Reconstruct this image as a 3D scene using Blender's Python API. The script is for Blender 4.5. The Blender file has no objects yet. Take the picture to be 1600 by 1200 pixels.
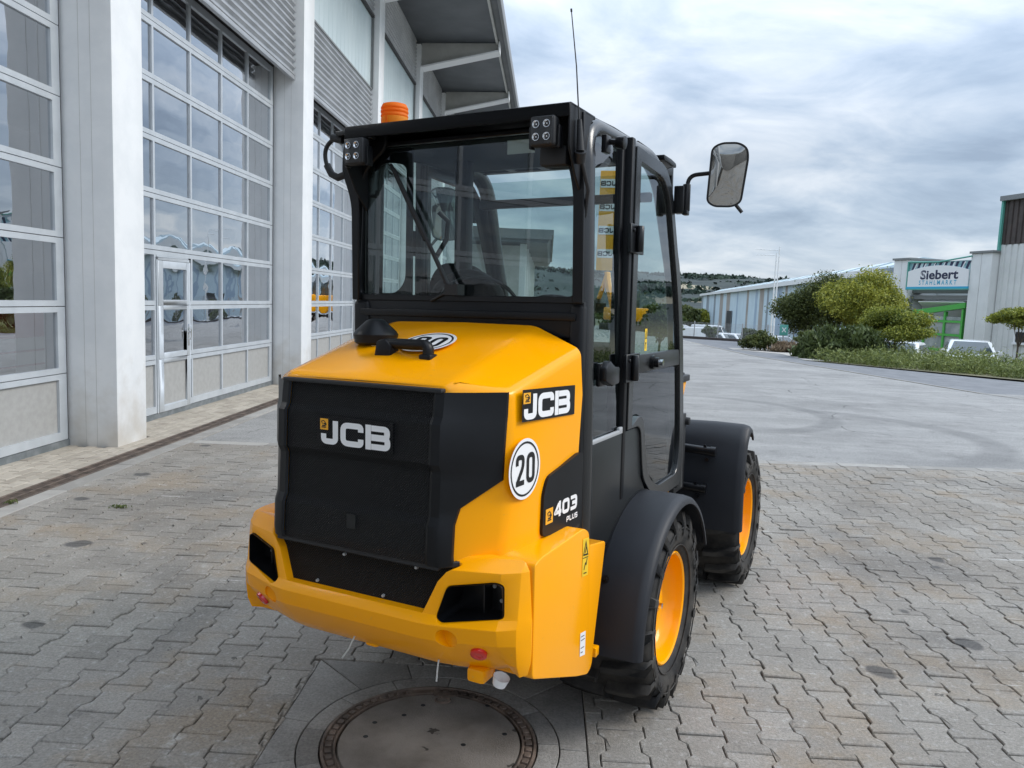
import bpy, bmesh, math, random
import numpy as np
from mathutils import Vector, Matrix
R = math.radians
random.seed(7); rng = np.random.default_rng(7)
S = bpy.context.scene
COL = S.collection

# ------------------------------------------------------------------ camera, sky, sun, exposure
cam_d = bpy.data.cameras.new('camera'); cam = bpy.data.objects.new('camera', cam_d); COL.objects.link(cam)
cam_d.sensor_width = 36; cam_d.lens = 27.0; cam_d.clip_start = .05; cam_d.clip_end = 6000
p_, r_ = R(6.2395), R(2.2568)
fw = Vector((0, math.cos(p_), -math.sin(p_))); rt = Vector((1, 0, 0)); up = rt.cross(fw)
rt2 = rt*math.cos(r_)+up*math.sin(r_); up2 = up*math.cos(r_)-rt*math.sin(r_)
cm = Matrix((rt2, up2, -fw)).transposed().to_4x4()
cam.matrix_world = Matrix.Translation((0, 0, 1.70)) @ Matrix.Rotation(R(2.51), 4, 'Z') @ cm
S.camera = cam

SUN_EL, SUN_H = 38, 86          # elevation, compass heading (0 = away along the facade, 90 = right)
W = bpy.data.worlds.new('World'); S.world = W; W.use_nodes = True
nt = W.node_tree; nt.nodes.clear()
def N(nt, t, **k):
    n = nt.nodes.new(t)
    for a, b in k.items():
        if a == 'inp':
            for i, v in b.items(): n.inputs[i].default_value = v
        else: setattr(n, a, b)
    return n
def L(nt, a, b): nt.links.new(a, b)
out = N(nt, 'ShaderNodeOutputWorld'); bg = N(nt, 'ShaderNodeBackground'); bg.inputs[1].default_value = .10
sky = N(nt, 'ShaderNodeTexSky'); sky.sky_type = 'NISHITA'; sky.sun_disc = False
sky.sun_elevation = R(SUN_EL); sky.sun_rotation = R(SUN_H); sky.air_density = 1.0; sky.dust_density = 1.0
tc = N(nt, 'ShaderNodeTexCoord'); sp = N(nt, 'ShaderNodeSeparateXYZ'); L(nt, tc.outputs['Generated'], sp.inputs[0])
def math_(nt, op, a, b=None, c=None, clamp=False):
    n = N(nt, 'ShaderNodeMath', operation=op); n.use_clamp = clamp
    for i, v in enumerate((a, b, c)):
        if v is None: continue
        if isinstance(v, (int, float)): n.inputs[i].default_value = v
        else: L(nt, v, n.inputs[i])
    return n.outputs[0]
zz = math_(nt, 'MAXIMUM', sp.outputs[2], 0.0)
den = math_(nt, 'ADD', zz, 0.24)
cx_ = math_(nt, 'DIVIDE', sp.outputs[0], den); cy_ = math_(nt, 'DIVIDE', sp.outputs[1], den)
cb = N(nt, 'ShaderNodeCombineXYZ'); L(nt, cx_, cb.inputs[0]); L(nt, cy_, cb.inputs[1])
mpn = N(nt, 'ShaderNodeMapping'); mpn.inputs['Rotation'].default_value = (0, 0, R(-24)); mpn.inputs['Scale'].default_value = (.85, 1.0, 1)
mpn.inputs['Location'].default_value = (3.1, 1.7, 0)
L(nt, cb.outputs[0], mpn.inputs[0])
n1 = N(nt, 'ShaderNodeTexNoise', inp={'Scale': 2.9, 'Detail': 9, 'Roughness': .56, 'Distortion': .35}); L(nt, mpn.outputs[0], n1.inputs[0])
n2 = N(nt, 'ShaderNodeTexNoise', inp={'Scale': .55, 'Detail': 3, 'Roughness': .5}); L(nt, mpn.outputs[0], n2.inputs[0])
v = math_(nt, 'ADD', math_(nt, 'MULTIPLY', n1.outputs[0], .62), math_(nt, 'MULTIPLY', n2.outputs[0], .38))
cr = N(nt, 'ShaderNodeValToRGB'); L(nt, v, cr.inputs[0])
els = cr.color_ramp.elements
els[0].position = .36; els[0].color = (2.5, 3.15, 4.15, 1)
els[1].position = .61; els[1].color = (5.9, 6.35, 6.95, 1)
e = els.new(.43); e.color = (3.2, 3.95, 5.0, 1)
e = els.new(.50); e.color = (4.15, 4.85, 5.8, 1)
# brighter cloud overhead, a little bluer close to the horizon
gz = N(nt, 'ShaderNodeMapRange', inp={'From Min': 0.18, 'From Max': .9, 'To Min': .95, 'To Max': 2.95}); L(nt, zz, gz.inputs[0])
vm = N(nt, 'ShaderNodeVectorMath', operation='SCALE'); L(nt, cr.outputs[0], vm.inputs[0]); L(nt, gz.outputs[0], vm.inputs['Scale'])
mx = N(nt, 'ShaderNodeMixRGB'); mx.inputs[0].default_value = .86
L(nt, sky.outputs[0], mx.inputs[1]); L(nt, vm.outputs[0], mx.inputs[2])
L(nt, mx.outputs[0], bg.inputs[0]); L(nt, bg.outputs[0], out.inputs[0])

sl = bpy.data.lights.new('sun', 'SUN'); sl.energy = 1.5; sl.angle = R(24); sl.color = (1.0, .955, .89)
sun = bpy.data.objects.new('sun', sl); COL.objects.link(sun)
sd = Vector((math.sin(R(SUN_H))*math.cos(R(SUN_EL)), math.cos(R(SUN_H))*math.cos(R(SUN_EL)), math.sin(R(SUN_EL))))
sun.rotation_euler = (-sd).to_track_quat('-Z', 'Y').to_euler()
S.view_settings.view_transform = 'Standard'; S.view_settings.look = 'None'
S.view_settings.exposure = 0.54; S.view_settings.gamma = 1.0; S.view_settings.use_curve_mapping = False

# ------------------------------------------------------------------ materials
def mat(name, col, rough=.5, metal=0., col2=None, nscale=6., ndet=5, bump=0., bscale=60., coat=0., spec=None, attr=False, cpos=(.38, .62), extra=None):
    m = bpy.data.materials.new(name); m.use_nodes = True; nt = m.node_tree
    b = nt.nodes['Principled BSDF']
    b.inputs['Roughness'].default_value = rough; b.inputs['Metallic'].default_value = metal
    b.inputs['Base Color'].default_value = (*col, 1)
    if coat: b.inputs['Coat Weight'].default_value = coat; b.inputs['Coat Roughness'].default_value = .06
    if spec is not None: b.inputs['Specular IOR Level'].default_value = spec
    g = N(nt, 'ShaderNodeNewGeometry')
    src = None
    if col2 is not None:
        n = N(nt, 'ShaderNodeTexNoise', inp={'Scale': nscale, 'Detail': ndet, 'Roughness': .6}); L(nt, g.outputs['Position'], n.inputs[0])
        f = n.outputs[0]
        if attr:
            a = N(nt, 'ShaderNodeAttribute'); a.attribute_name = 'rnd'
            oi = N(nt, 'ShaderNodeObjectInfo')
            rr = math_(nt, 'FRACT', math_(nt, 'ADD', a.outputs['Fac'], oi.outputs['Random']))
            f = math_(nt, 'ADD', math_(nt, 'MULTIPLY', f, 1-attr), math_(nt, 'MULTIPLY', rr, attr))
        c = N(nt, 'ShaderNodeValToRGB'); c.color_ramp.elements[0].position, c.color_ramp.elements[1].position = cpos
        c.color_ramp.elements[0].color = (*col, 1); c.color_ramp.elements[1].color = (*col2, 1)
        L(nt, f, c.inputs[0]); src = c.outputs[0]
        L(nt, src, b.inputs['Base Color'])
    if bump:
        n = N(nt, 'ShaderNodeTexNoise', inp={'Scale': bscale, 'Detail': 6, 'Roughness': .65}); L(nt, g.outputs['Position'], n.inputs[0])
        bp = N(nt, 'ShaderNodeBump', inp={'Strength': bump, 'Distance': .01}); L(nt, n.outputs[0], bp.inputs['Height'])
        L(nt, bp.outputs[0], b.inputs['Normal'])
    if extra: extra(nt, b, g, src)
    return m
def overlay(nt, b, g, src, layers):
    """shape-bearing dirt: (scale, detail, lo, hi, colour, strength)"""
    for sc, det, lo, hi, colr, st in layers:
        n = N(nt, 'ShaderNodeTexNoise', inp={'Scale': sc, 'Detail': det, 'Roughness': .6}); L(nt, g.outputs['Position'], n.inputs[0])
        mr = N(nt, 'ShaderNodeMapRange', inp={'From Min': lo, 'From Max': hi, 'To Min': 0., 'To Max': st}); L(nt, n.outputs[0], mr.inputs[0])
        m = N(nt, 'ShaderNodeMixRGB'); L(nt, mr.outputs[0], m.inputs[0]); L(nt, src, m.inputs[1]); m.inputs[2].default_value = (*colr, 1)
        src = m.outputs[0]
    L(nt, src, b.inputs['Base Color']); return src
def spots(nt, src, g, sc, size, colr, st, off=(0, 0, 0), dens=.3):
    mp = N(nt, 'ShaderNodeMapping'); mp.inputs['Location'].default_value = off; L(nt, g.outputs['Position'], mp.inputs[0])
    nz = N(nt, 'ShaderNodeTexNoise', inp={'Scale': sc*5, 'Detail': 2}); L(nt, mp.outputs[0], nz.inputs[0])
    ad = N(nt, 'ShaderNodeMixRGB'); ad.blend_type = 'ADD'; ad.inputs[0].default_value = .09; L(nt, mp.outputs[0], ad.inputs[1]); L(nt, nz.outputs['Color'], ad.inputs[2])
    vo = N(nt, 'ShaderNodeTexVoronoi', inp={'Scale': sc, 'Randomness': 1.}); vo.voronoi_dimensions = '2D'; L(nt, ad.outputs[0], vo.inputs[0])
    sep = N(nt, 'ShaderNodeSeparateColor'); L(nt, vo.outputs['Color'], sep.inputs[0])
    sz = math_(nt, 'MULTIPLY', math_(nt, 'SUBTRACT', sep.outputs[0], 1-dens, clamp=True), size/dens)
    d = math_(nt, 'SUBTRACT', sz, vo.outputs['Distance'])
    f = math_(nt, 'MULTIPLY', d, 28., clamp=True); f = math_(nt, 'MULTIPLY', f, st)
    m = N(nt, 'ShaderNodeMixRGB'); L(nt, f, m.inputs[0]); L(nt, src, m.inputs[1]); m.inputs[2].default_value = (*colr, 1)
    return m.outputs[0]
def grain(nt, src, g, sc, lo, hi):
    n = N(nt, 'ShaderNodeTexNoise', inp={'Scale': sc, 'Detail': 4, 'Roughness': .75}); L(nt, g.outputs['Position'], n.inputs[0])
    mr = N(nt, 'ShaderNodeMapRange', inp={'From Min': .3, 'From Max': .7, 'To Min': lo, 'To Max': hi}); L(nt, n.outputs[0], mr.inputs[0])
    v = N(nt, 'ShaderNodeVectorMath', operation='SCALE'); L(nt, src, v.inputs[0]); L(nt, mr.outputs[0], v.inputs['Scale'])
    return v.outputs[0]
def paver_x(nt, b, g, src):
    s = overlay(nt, b, g, src, [(1.3, 6, .50, .62, (.25, .19, .125), .62), (.45, 3, .50, .62, (.20, .175, .145), .5), (.6, 6, .52, .68, (.115, .108, .10), .65), (7, 6, .58, .72, (.15, .14, .13), .5), (26, 3, .56, .75, (.46, .45, .43), .5), (3.2, 6, .66, .74, (.5, .49, .46), .6)])
    s = spots(nt, s, g, 1.7, .15, (.06, .058, .058), .8, dens=.5)
    s = spots(nt, s, g, 9., .16, (.07, .065, .06), .8, (3, 7, 0), dens=.12)
    mp = N(nt, 'ShaderNodeMapping'); mp.inputs['Rotation'].default_value = (0, 0, R(38)); mp.inputs['Scale'].default_value = (1.2, 34, 1); L(nt, g.outputs['Position'], mp.inputs[0])
    n = N(nt, 'ShaderNodeTexNoise', inp={'Scale': 1., 'Detail': 3, 'Distortion': .6}); L(nt, mp.outputs[0], n.inputs[0])
    mr = N(nt, 'ShaderNodeMapRange', inp={'From Min': .70, 'From Max': .74, 'To Min': 0., 'To Max': .7}); L(nt, n.outputs[0], mr.inputs[0])
    m = N(nt, 'ShaderNodeMixRGB'); L(nt, mr.outputs[0], m.inputs[0]); L(nt, s, m.inputs[1]); m.inputs[2].default_value = (.6, .59, .57, 1); s = m.outputs[0]
    s = grain(nt, s, g, 85, .70, 1.34)
    L(nt, s, b.inputs['Base Color'])
M = {}
M['paver'] = mat('paver_concrete', (.222, .206, .182), .88, col2=(.325, .303, .27), nscale=1.3, ndet=6, attr=.28, cpos=(.25, .72), bump=.55, bscale=170, extra=paver_x)
M['joint'] = mat('joint_sand', (.010, .009, .007), .95, col2=(.04, .034, .026), nscale=8, bump=.6, bscale=90)
M['brick'] = mat('walk_brick', (.34, .30, .245), .88, col2=(.47, .42, .35), nscale=2.5, attr=.5, cpos=(.2, .8), bump=.5, bscale=140,
                 extra=lambda nt, b, g, s: overlay(nt, b, g, s, [(2.2, 5, .55, .75, (.20, .17, .14), .6), (20, 3, .6, .8, (.16, .13, .11), .5)]))
M['kerb'] = mat('kerb_concrete', (.27, .257, .235), .88, col2=(.37, .352, .325), nscale=4, attr=.3, bump=.5, bscale=120,
                extra=lambda nt, b, g, s: overlay(nt, b, g, s, [(3, 5, .55, .75, (.2, .18, .16), .6)]))
def asphalt_x(nt, b, g, src):
    mp = N(nt, 'ShaderNodeMapping'); mp.inputs['Scale'].default_value = (.25, 1.6, 1); mp.inputs['Rotation'].default_value = (0, 0, R(6)); L(nt, g.outputs['Position'], mp.inputs[0])
    n = N(nt, 'ShaderNodeTexNoise', inp={'Scale': 1.3, 'Detail': 7, 'Roughness': .7}); L(nt, mp.outputs[0], n.inputs[0])
    mr = N(nt, 'ShaderNodeMapRange', inp={'From Min': .47, 'From Max': .66, 'To Min': 0., 'To Max': .7}); L(nt, n.outputs[0], mr.inputs[0])
    m = N(nt, 'ShaderNodeMixRGB'); L(nt, mr.outputs[0], m.inputs[0]); L(nt, src, m.inputs[1]); m.inputs[2].default_value = (.37, .36, .345, 1)
    s = overlay(nt, b, g, m.outputs[0], [(.5, 6, .5, .66, (.155, .152, .148), .6), (4., 6, .56, .7, (.16, .157, .15), .5), (60, 2, .6, .75, (.34, .33, .32), .5)])
    vo = N(nt, 'ShaderNodeTexVoronoi', inp={'Scale': 170.}); L(nt, g.outputs['Position'], vo.inputs[0])
    sp_ = N(nt, 'ShaderNodeSeparateColor'); L(nt, vo.outputs['Color'], sp_.inputs[0])
    k = N(nt, 'ShaderNodeMapRange', inp={'From Min': .6, 'From Max': 1., 'To Min': 0., 'To Max': .5}); L(nt, sp_.outputs[0], k.inputs[0])
    m = N(nt, 'ShaderNodeMixRGB'); L(nt, k.outputs[0], m.inputs[0]); L(nt, s, m.inputs[1]); m.inputs[2].default_value = (.12, .12, .118, 1); s = m.outputs[0]
    dm = N(nt, 'ShaderNodeTexNoise', inp={'Scale': 1.1, 'Detail': 4}); L(nt, g.outputs['Position'], dm.inputs[0])
    av = N(nt, 'ShaderNodeMixRGB'); av.blend_type = 'ADD'; av.inputs[0].default_value = .6; L(nt, g.outputs['Position'], av.inputs[1]); L(nt, dm.outputs['Color'], av.inputs[2])
    vc = N(nt, 'ShaderNodeTexVoronoi', inp={'Scale': .33}); vc.feature = 'DISTANCE_TO_EDGE'; vc.voronoi_dimensions = '2D'; L(nt, av.outputs[0], vc.inputs[0])
    ck = N(nt, 'ShaderNodeMapRange', inp={'From Min': .006, 'From Max': .002, 'To Min': 0., 'To Max': .75}); L(nt, vc.outputs['Distance'], ck.inputs[0])
    gate = N(nt, 'ShaderNodeMapRange', inp={'From Min': .48, 'From Max': .58}); L(nt, dm.outputs[0], gate.inputs[0])
    m = N(nt, 'ShaderNodeMixRGB'); L(nt, math_(nt, 'MULTIPLY', ck.outputs[0], gate.outputs[0]), m.inputs[0]); L(nt, s, m.inputs[1]); m.inputs[2].default_value = (.06, .06, .058, 1); s = m.outputs[0]
    # tyre marks: dark curved bands worn into the surface
    for (cx, cy, rad, wd, st) in ((2.6, 12.9, 2.05, .22, .42), (3.9, 11.2, 2.3, .28, .42), (9.0, 15.5, 5.0, .25, .18)):
        vs = N(nt, 'ShaderNodeVectorMath', operation='DISTANCE'); cx0 = N(nt, 'ShaderNodeCombineXYZ', inp={0: cx, 1: cy}); L(nt, g.outputs['Position'], vs.inputs[0]); L(nt, cx0.outputs[0], vs.inputs[1])
        d = math_(nt, 'ABSOLUTE', math_(nt, 'SUBTRACT', vs.outputs['Value'], rad))
        k = N(nt, 'ShaderNodeMapRange', inp={'From Min': wd, 'From Max': wd*.5, 'To Min': 0., 'To Max': st}); L(nt, d, k.inputs[0])
        sx = N(nt, 'ShaderNodeSeparateXYZ'); L(nt, g.outputs['Position'], sx.inputs[0])
        side = N(nt, 'ShaderNodeMapRange', inp={'From Min': cx-.3, 'From Max': cx+1.0, 'To Min': 0., 'To Max': 1.}); L(nt, sx.outputs[0], side.inputs[0])
        f = math_(nt, 'MULTIPLY', k.outputs[0], side.outputs[0])
        m = N(nt, 'ShaderNodeMixRGB'); L(nt, f, m.inputs[0]); L(nt, s, m.inputs[1]); m.inputs[2].default_value = (.11, .11, .11, 1); s = m.outputs[0]
    s = grain(nt, s, g, 60, .74, 1.28)
    L(nt, s, b.inputs['Base Color'])
M['asphalt'] = mat('worn_asphalt', (.25, .246, .237), .85, col2=(.305, .30, .289), nscale=.8, ndet=7, bump=.6, bscale=110, extra=asphalt_x)
M['asphalt_d'] = mat('road_asphalt', (.15, .155, .165), .85, col2=(.19, .195, .205), nscale=2, bump=.5, bscale=80)
M['gravel'] = mat('pale_gravel', (.36, .34, .31), .95, col2=(.46, .44, .41), nscale=3, bump=.6, bscale=40)
M['earth'] = mat('rough_ground', (.10, .10, .055), .95, col2=(.19, .17, .10), nscale=.25, ndet=8, bump=.4, bscale=6)
M['iron'] = mat('rusted_cast_iron', (.09, .07, .058), .65, col2=(.22, .165, .13), nscale=9, bump=.5, bscale=90, metal=.3)
M['lid'] = mat('lid_concrete', (.155, .135, .115), .8, col2=(.25, .225, .20), nscale=3.5, ndet=8, bump=.5, bscale=150,
               extra=lambda nt, b, g, s: L(nt, spots(nt, s, g, 6., .14, (.03, .025, .02), .9, dens=.22), b.inputs['Base Color']))
M['slab'] = mat('slab_concrete', (.20, .19, .175), .86, col2=(.30, .285, .262), nscale=3, attr=.3, bump=.5, bscale=150, extra=lambda nt, b, g, s: L(nt, grain(nt, overlay(nt, b, g, s, [(2.5, 6, .52, .7, (.12, .11, .10), .6)]), g, 85, .72, 1.3), b.inputs['Base Color']))
def dirty_base(nt, b, g, src):
    sx = N(nt, 'ShaderNodeSeparateXYZ'); L(nt, g.outputs['Position'], sx.inputs[0])
    n = N(nt, 'ShaderNodeTexNoise', inp={'Scale': 5., 'Detail': 6}); L(nt, g.outputs['Position'], n.inputs[0])
    h = math_(nt, 'SUBTRACT', math_(nt, 'MULTIPLY', n.outputs[0], 1.5), sx.outputs[2])
    mr = N(nt, 'ShaderNodeMapRange', inp={'From Min': 0., 'From Max': .9, 'To Min': 0., 'To Max': .55}); L(nt, h, mr.inputs[0])
    m = N(nt, 'ShaderNodeMixRGB'); L(nt, mr.outputs[0], m.inputs[0]); L(nt, src, m.inputs[1]); m.inputs[2].default_value = (.42, .36, .27, 1)
    L(nt, m.outputs[0], b.inputs['Base Color'])
M['column'] = mat('painted_column', (.77, .79, .80), .42, col2=(.83, .845, .85), nscale=3, extra=dirty_base)
M['door_frame'] = mat('anodised_frame', (.50, .535, .565), .38, metal=.25, col2=(.56, .595, .625), nscale=4)
M['infill'] = mat('stucco_infill', (.33, .328, .315), .6, col2=(.37, .368, .355), nscale=14, bump=.15, bscale=300)
M['rubber'] = mat('black_rubber', (.012, .013, .015), .6)
M['thresh'] = mat('threshold_metal', (.16, .18, .19), .5, col2=(.24, .26, .27), nscale=8, metal=.3)
M['corr'] = mat('corrugated_aluminium', (.42, .43, .44), .38, metal=.55, col2=(.52, .53, .54), nscale=2)
M['poly'] = mat('polycarbonate', (.56, .665, .69), .3, col2=(.64, .74, .76), nscale=1.2, attr=.5, cpos=(.1, .9))
M['soffit'] = mat('soffit_steel', (.10, .11, .12), .6, col2=(.13, .14, .15), nscale=1)
M['lintel'] = mat('lintel_brown', (.05, .045, .045), .6)
M['roofedge'] = mat('roof_edge', (.20, .21, .215), .5)
M['beam'] = mat('beam_paint', (.42, .42, .40), .5, col2=(.5, .5, .475), nscale=2)
M['inside'] = mat('inside_wall', (.32, .30, .285), .8, col2=(.42, .39, .36), nscale=1)
M['white'] = mat('white_paint', (.78, .79, .80), .4)
M['sticker'] = mat('sticker_white', (.80, .80, .80), .35)
M['yellow'] = mat('machine_yellow', (.95, .372, .0003), .17, coat=.0, spec=.28, col2=(.97, .385, .0005), nscale=1.5, bump=.012, bscale=9, extra=lambda nt, b, g, s: overlay(nt, b, g, s, [(3., 7, .55, .75, (.72, .33, .03), .30), (70, 3, .66, .76, (.55, .33, .10), .35)]))
M['yellow2'] = mat('logo_yellow', (.85, .40, .02), .4)
M['warn'] = mat('warning_yellow', (.85, .55, .02), .4)
M['black'] = mat('gloss_black', (.006, .0065, .008), .30, spec=.4)
M['satin'] = mat('satin_black', (.0055, .0062, .0075), .42, spec=.26, col2=(.008, .009, .011), nscale=3, bump=.05, bscale=400)
M['cabgrey'] = mat('cab_panel_black', (.013, .0145, .0155), .33, spec=.4, bump=.01, bscale=8)
M['fender'] = mat('fender_plastic', (.012, .0135, .0175), .50, spec=.36, col2=(.016, .018, .023), nscale=2, bump=.12, bscale=500)
M['tyre'] = mat('tyre_rubber', (.009, .009, .0095), .66, spec=.35, col2=(.050, .045, .039), nscale=7, bump=.25, bscale=80)
M['letter'] = mat('tyre_lettering', (.03, .03, .031), .6)
def mesh_x(nt, b, g, src):
    tcn = N(nt, 'ShaderNodeTexCoord'); sx = N(nt, 'ShaderNodeSeparateXYZ'); L(nt, tcn.outputs['Object'], sx.inputs[0])
    k = 2*math.pi/.0085
    a = math_(nt, 'SINE', math_(nt, 'MULTIPLY', sx.outputs[0], k)); c = math_(nt, 'SINE', math_(nt, 'MULTIPLY', sx.outputs[2], k))
    h = math_(nt, 'MULTIPLY', a, c)
    bp = N(nt, 'ShaderNodeBump', inp={'Strength': .8, 'Distance': .003}); L(nt, h, bp.inputs['Height']); L(nt, bp.outputs[0], b.inputs['Normal'])
    cr = N(nt, 'ShaderNodeMapRange', inp={'From Min': -.3, 'From Max': .6, 'To Min': 0., 'To Max': 1.}); L(nt, h, cr.inputs[0])
    m = N(nt, 'ShaderNodeMixRGB'); L(nt, cr.outputs[0], m.inputs[0]); m.inputs[1].default_value = (.0015, .0015, .0018, 1); m.inputs[2].default_value = (.012, .013, .015, 1)
    L(nt, m.outputs[0], b.inputs['Base Color'])
M['grille'] = mat('perforated_black', (.008, .0085, .01), .5, spec=.25, extra=mesh_x)
M['chrome'] = mat('chrome', (.75, .75, .76), .12, metal=1.)
M['lens'] = mat('led_lens', (.03, .031, .033), .2)
M['headlamp'] = mat('headlamp', (.5, .52, .55), .15, metal=.4)
M['frame'] = mat('cab_frame_paint', (.014, .0155, .017), .27, spec=.75)
M['mirror'] = mat('mirror_glass', (.45, .465, .475), .02, metal=1.)
M['red'] = mat('red_reflector', (.62, .012, .008), .2, coat=.6)
M['orange'] = None
M['orange_in'] = mat('beacon_core', (.9, .42, .03), .3)
M['seat'] = mat('seat_cloth', (.006, .0065, .0075), .7, spec=.2)
M['redbelt'] = mat('red_trim', (.3, .012, .01), .5)
M['clear'] = mat('clear_plastic', (.5, .5, .48), .3)
M['brass'] = mat('brass_clamp', (.55, .33, .12), .3, metal=.9)
def glass(name, tint, f0=.04, rough=0.0, boost=1.0):
    m = bpy.data.materials.new(name); m.use_nodes = True; nt = m.node_tree; nt.nodes.clear()
    o = N(nt, 'ShaderNodeOutputMaterial'); t = N(nt, 'ShaderNodeBsdfTransparent'); t.inputs[0].default_value = (*tint, 1)
    g = N(nt, 'ShaderNodeBsdfGlossy'); g.inputs['Roughness'].default_value = rough; g.inputs[0].default_value = (.95, .97, 1, 1)
    ge = N(nt, 'ShaderNodeNewGeometry'); dt = N(nt, 'ShaderNodeVectorMath', operation='DOT_PRODUCT'); L(nt, ge.outputs['Normal'], dt.inputs[0]); L(nt, ge.outputs['Incoming'], dt.inputs[1])
    c = math_(nt, 'SUBTRACT', 1.0, math_(nt, 'ABSOLUTE', dt.outputs['Value']), clamp=True)     # Schlick, same from both faces of the sheet
    fr = math_(nt, 'ADD', math_(nt, 'MULTIPLY', math_(nt, 'POWER', c, 5.0), 1-f0), f0)
    mxx = N(nt, 'ShaderNodeMixShader'); ff = math_(nt, 'MULTIPLY', fr, boost, clamp=True)
    L(nt, ff, mxx.inputs[0]); L(nt, t.outputs[0], mxx.inputs[1]); L(nt, g.outputs[0], mxx.inputs[2]); L(nt, mxx.outputs[0], o.inputs[0])
    return m
M['glass'] = glass('door_glazing', (.55, .55, .53), .24, .0, 2.1)
M['cabglass'] = glass('cab_glass', (.70, .80, .78), .05, .0, 1.6)
M['sideglass'] = glass('cab_side_glass', (.66, .76, .74), .05, .0, 1.2)
M['carglass'] = mat('car_glass', (.05, .07, .08), .08, spec=.9)
def leafmat(name, c1, c2, ns=1.2, tr=.25):
    m = mat(name, c1, .6, col2=c2, nscale=ns, ndet=3, attr=.5, cpos=(.25, .8))
    nt = m.node_tree; b = nt.nodes['Principled BSDF']; o = [n for n in nt.nodes if n.type == 'OUTPUT_MATERIAL'][0]
    tl = N(nt, 'ShaderNodeBsdfTranslucent'); L(nt, b.inputs['Base Color'].links[0].from_socket, tl.inputs[0])
    ms = N(nt, 'ShaderNodeMixShader'); ms.inputs[0].default_value = tr
    L(nt, b.outputs[0], ms.inputs[1]); L(nt, tl.outputs[0], ms.inputs[2]); L(nt, ms.outputs[0], o.inputs[0]); return m
M['leaf_dark'] = leafmat('leaves_dark', (.04, .062, .016), (.165, .185, .05))
M['leaf_yel'] = leafmat('leaves_yellow_green', (.12, .155, .022), (.48, .46, .065))
M['leaf_mid'] = leafmat('leaves_mid', (.05, .085, .02), (.17, .19, .05))
M['leaf_broom'] = leafmat('broom_green', (.05, .075, .022), (.13, .17, .05))
M['leaf_round'] = leafmat('round_crown', (.06, .10, .016), (.40, .41, .055), ns=1.0)
M['juniper'] = leafmat('juniper', (.085, .12, .03), (.29, .33, .10), ns=1.5)
M['dryweed'] = leafmat('dry_weed', (.13, .09, .055), (.34, .26, .17))
M['bark'] = mat('bark', (.06, .048, .036), .9, col2=(.11, .09, .07), nscale=20)
M['orange'] = leafmat('beacon_orange', (1., .24, .0), (1., .30, .005), 40, .5)
M['visor'] = mat('visor_black', (.0035, .004, .005), .38, spec=.14)
M['amber'] = leafmat('beacon_amber', (1., .38, .01), (1., .47, .03), 30, .5)
M['galv'] = mat('galvanised', (.45, .46, .47), .5, metal=.4)
M['forest'] = mat('forest_far', (.014, .030, .024), .95, col2=(.045, .070, .045), nscale=.02, ndet=8)

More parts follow.
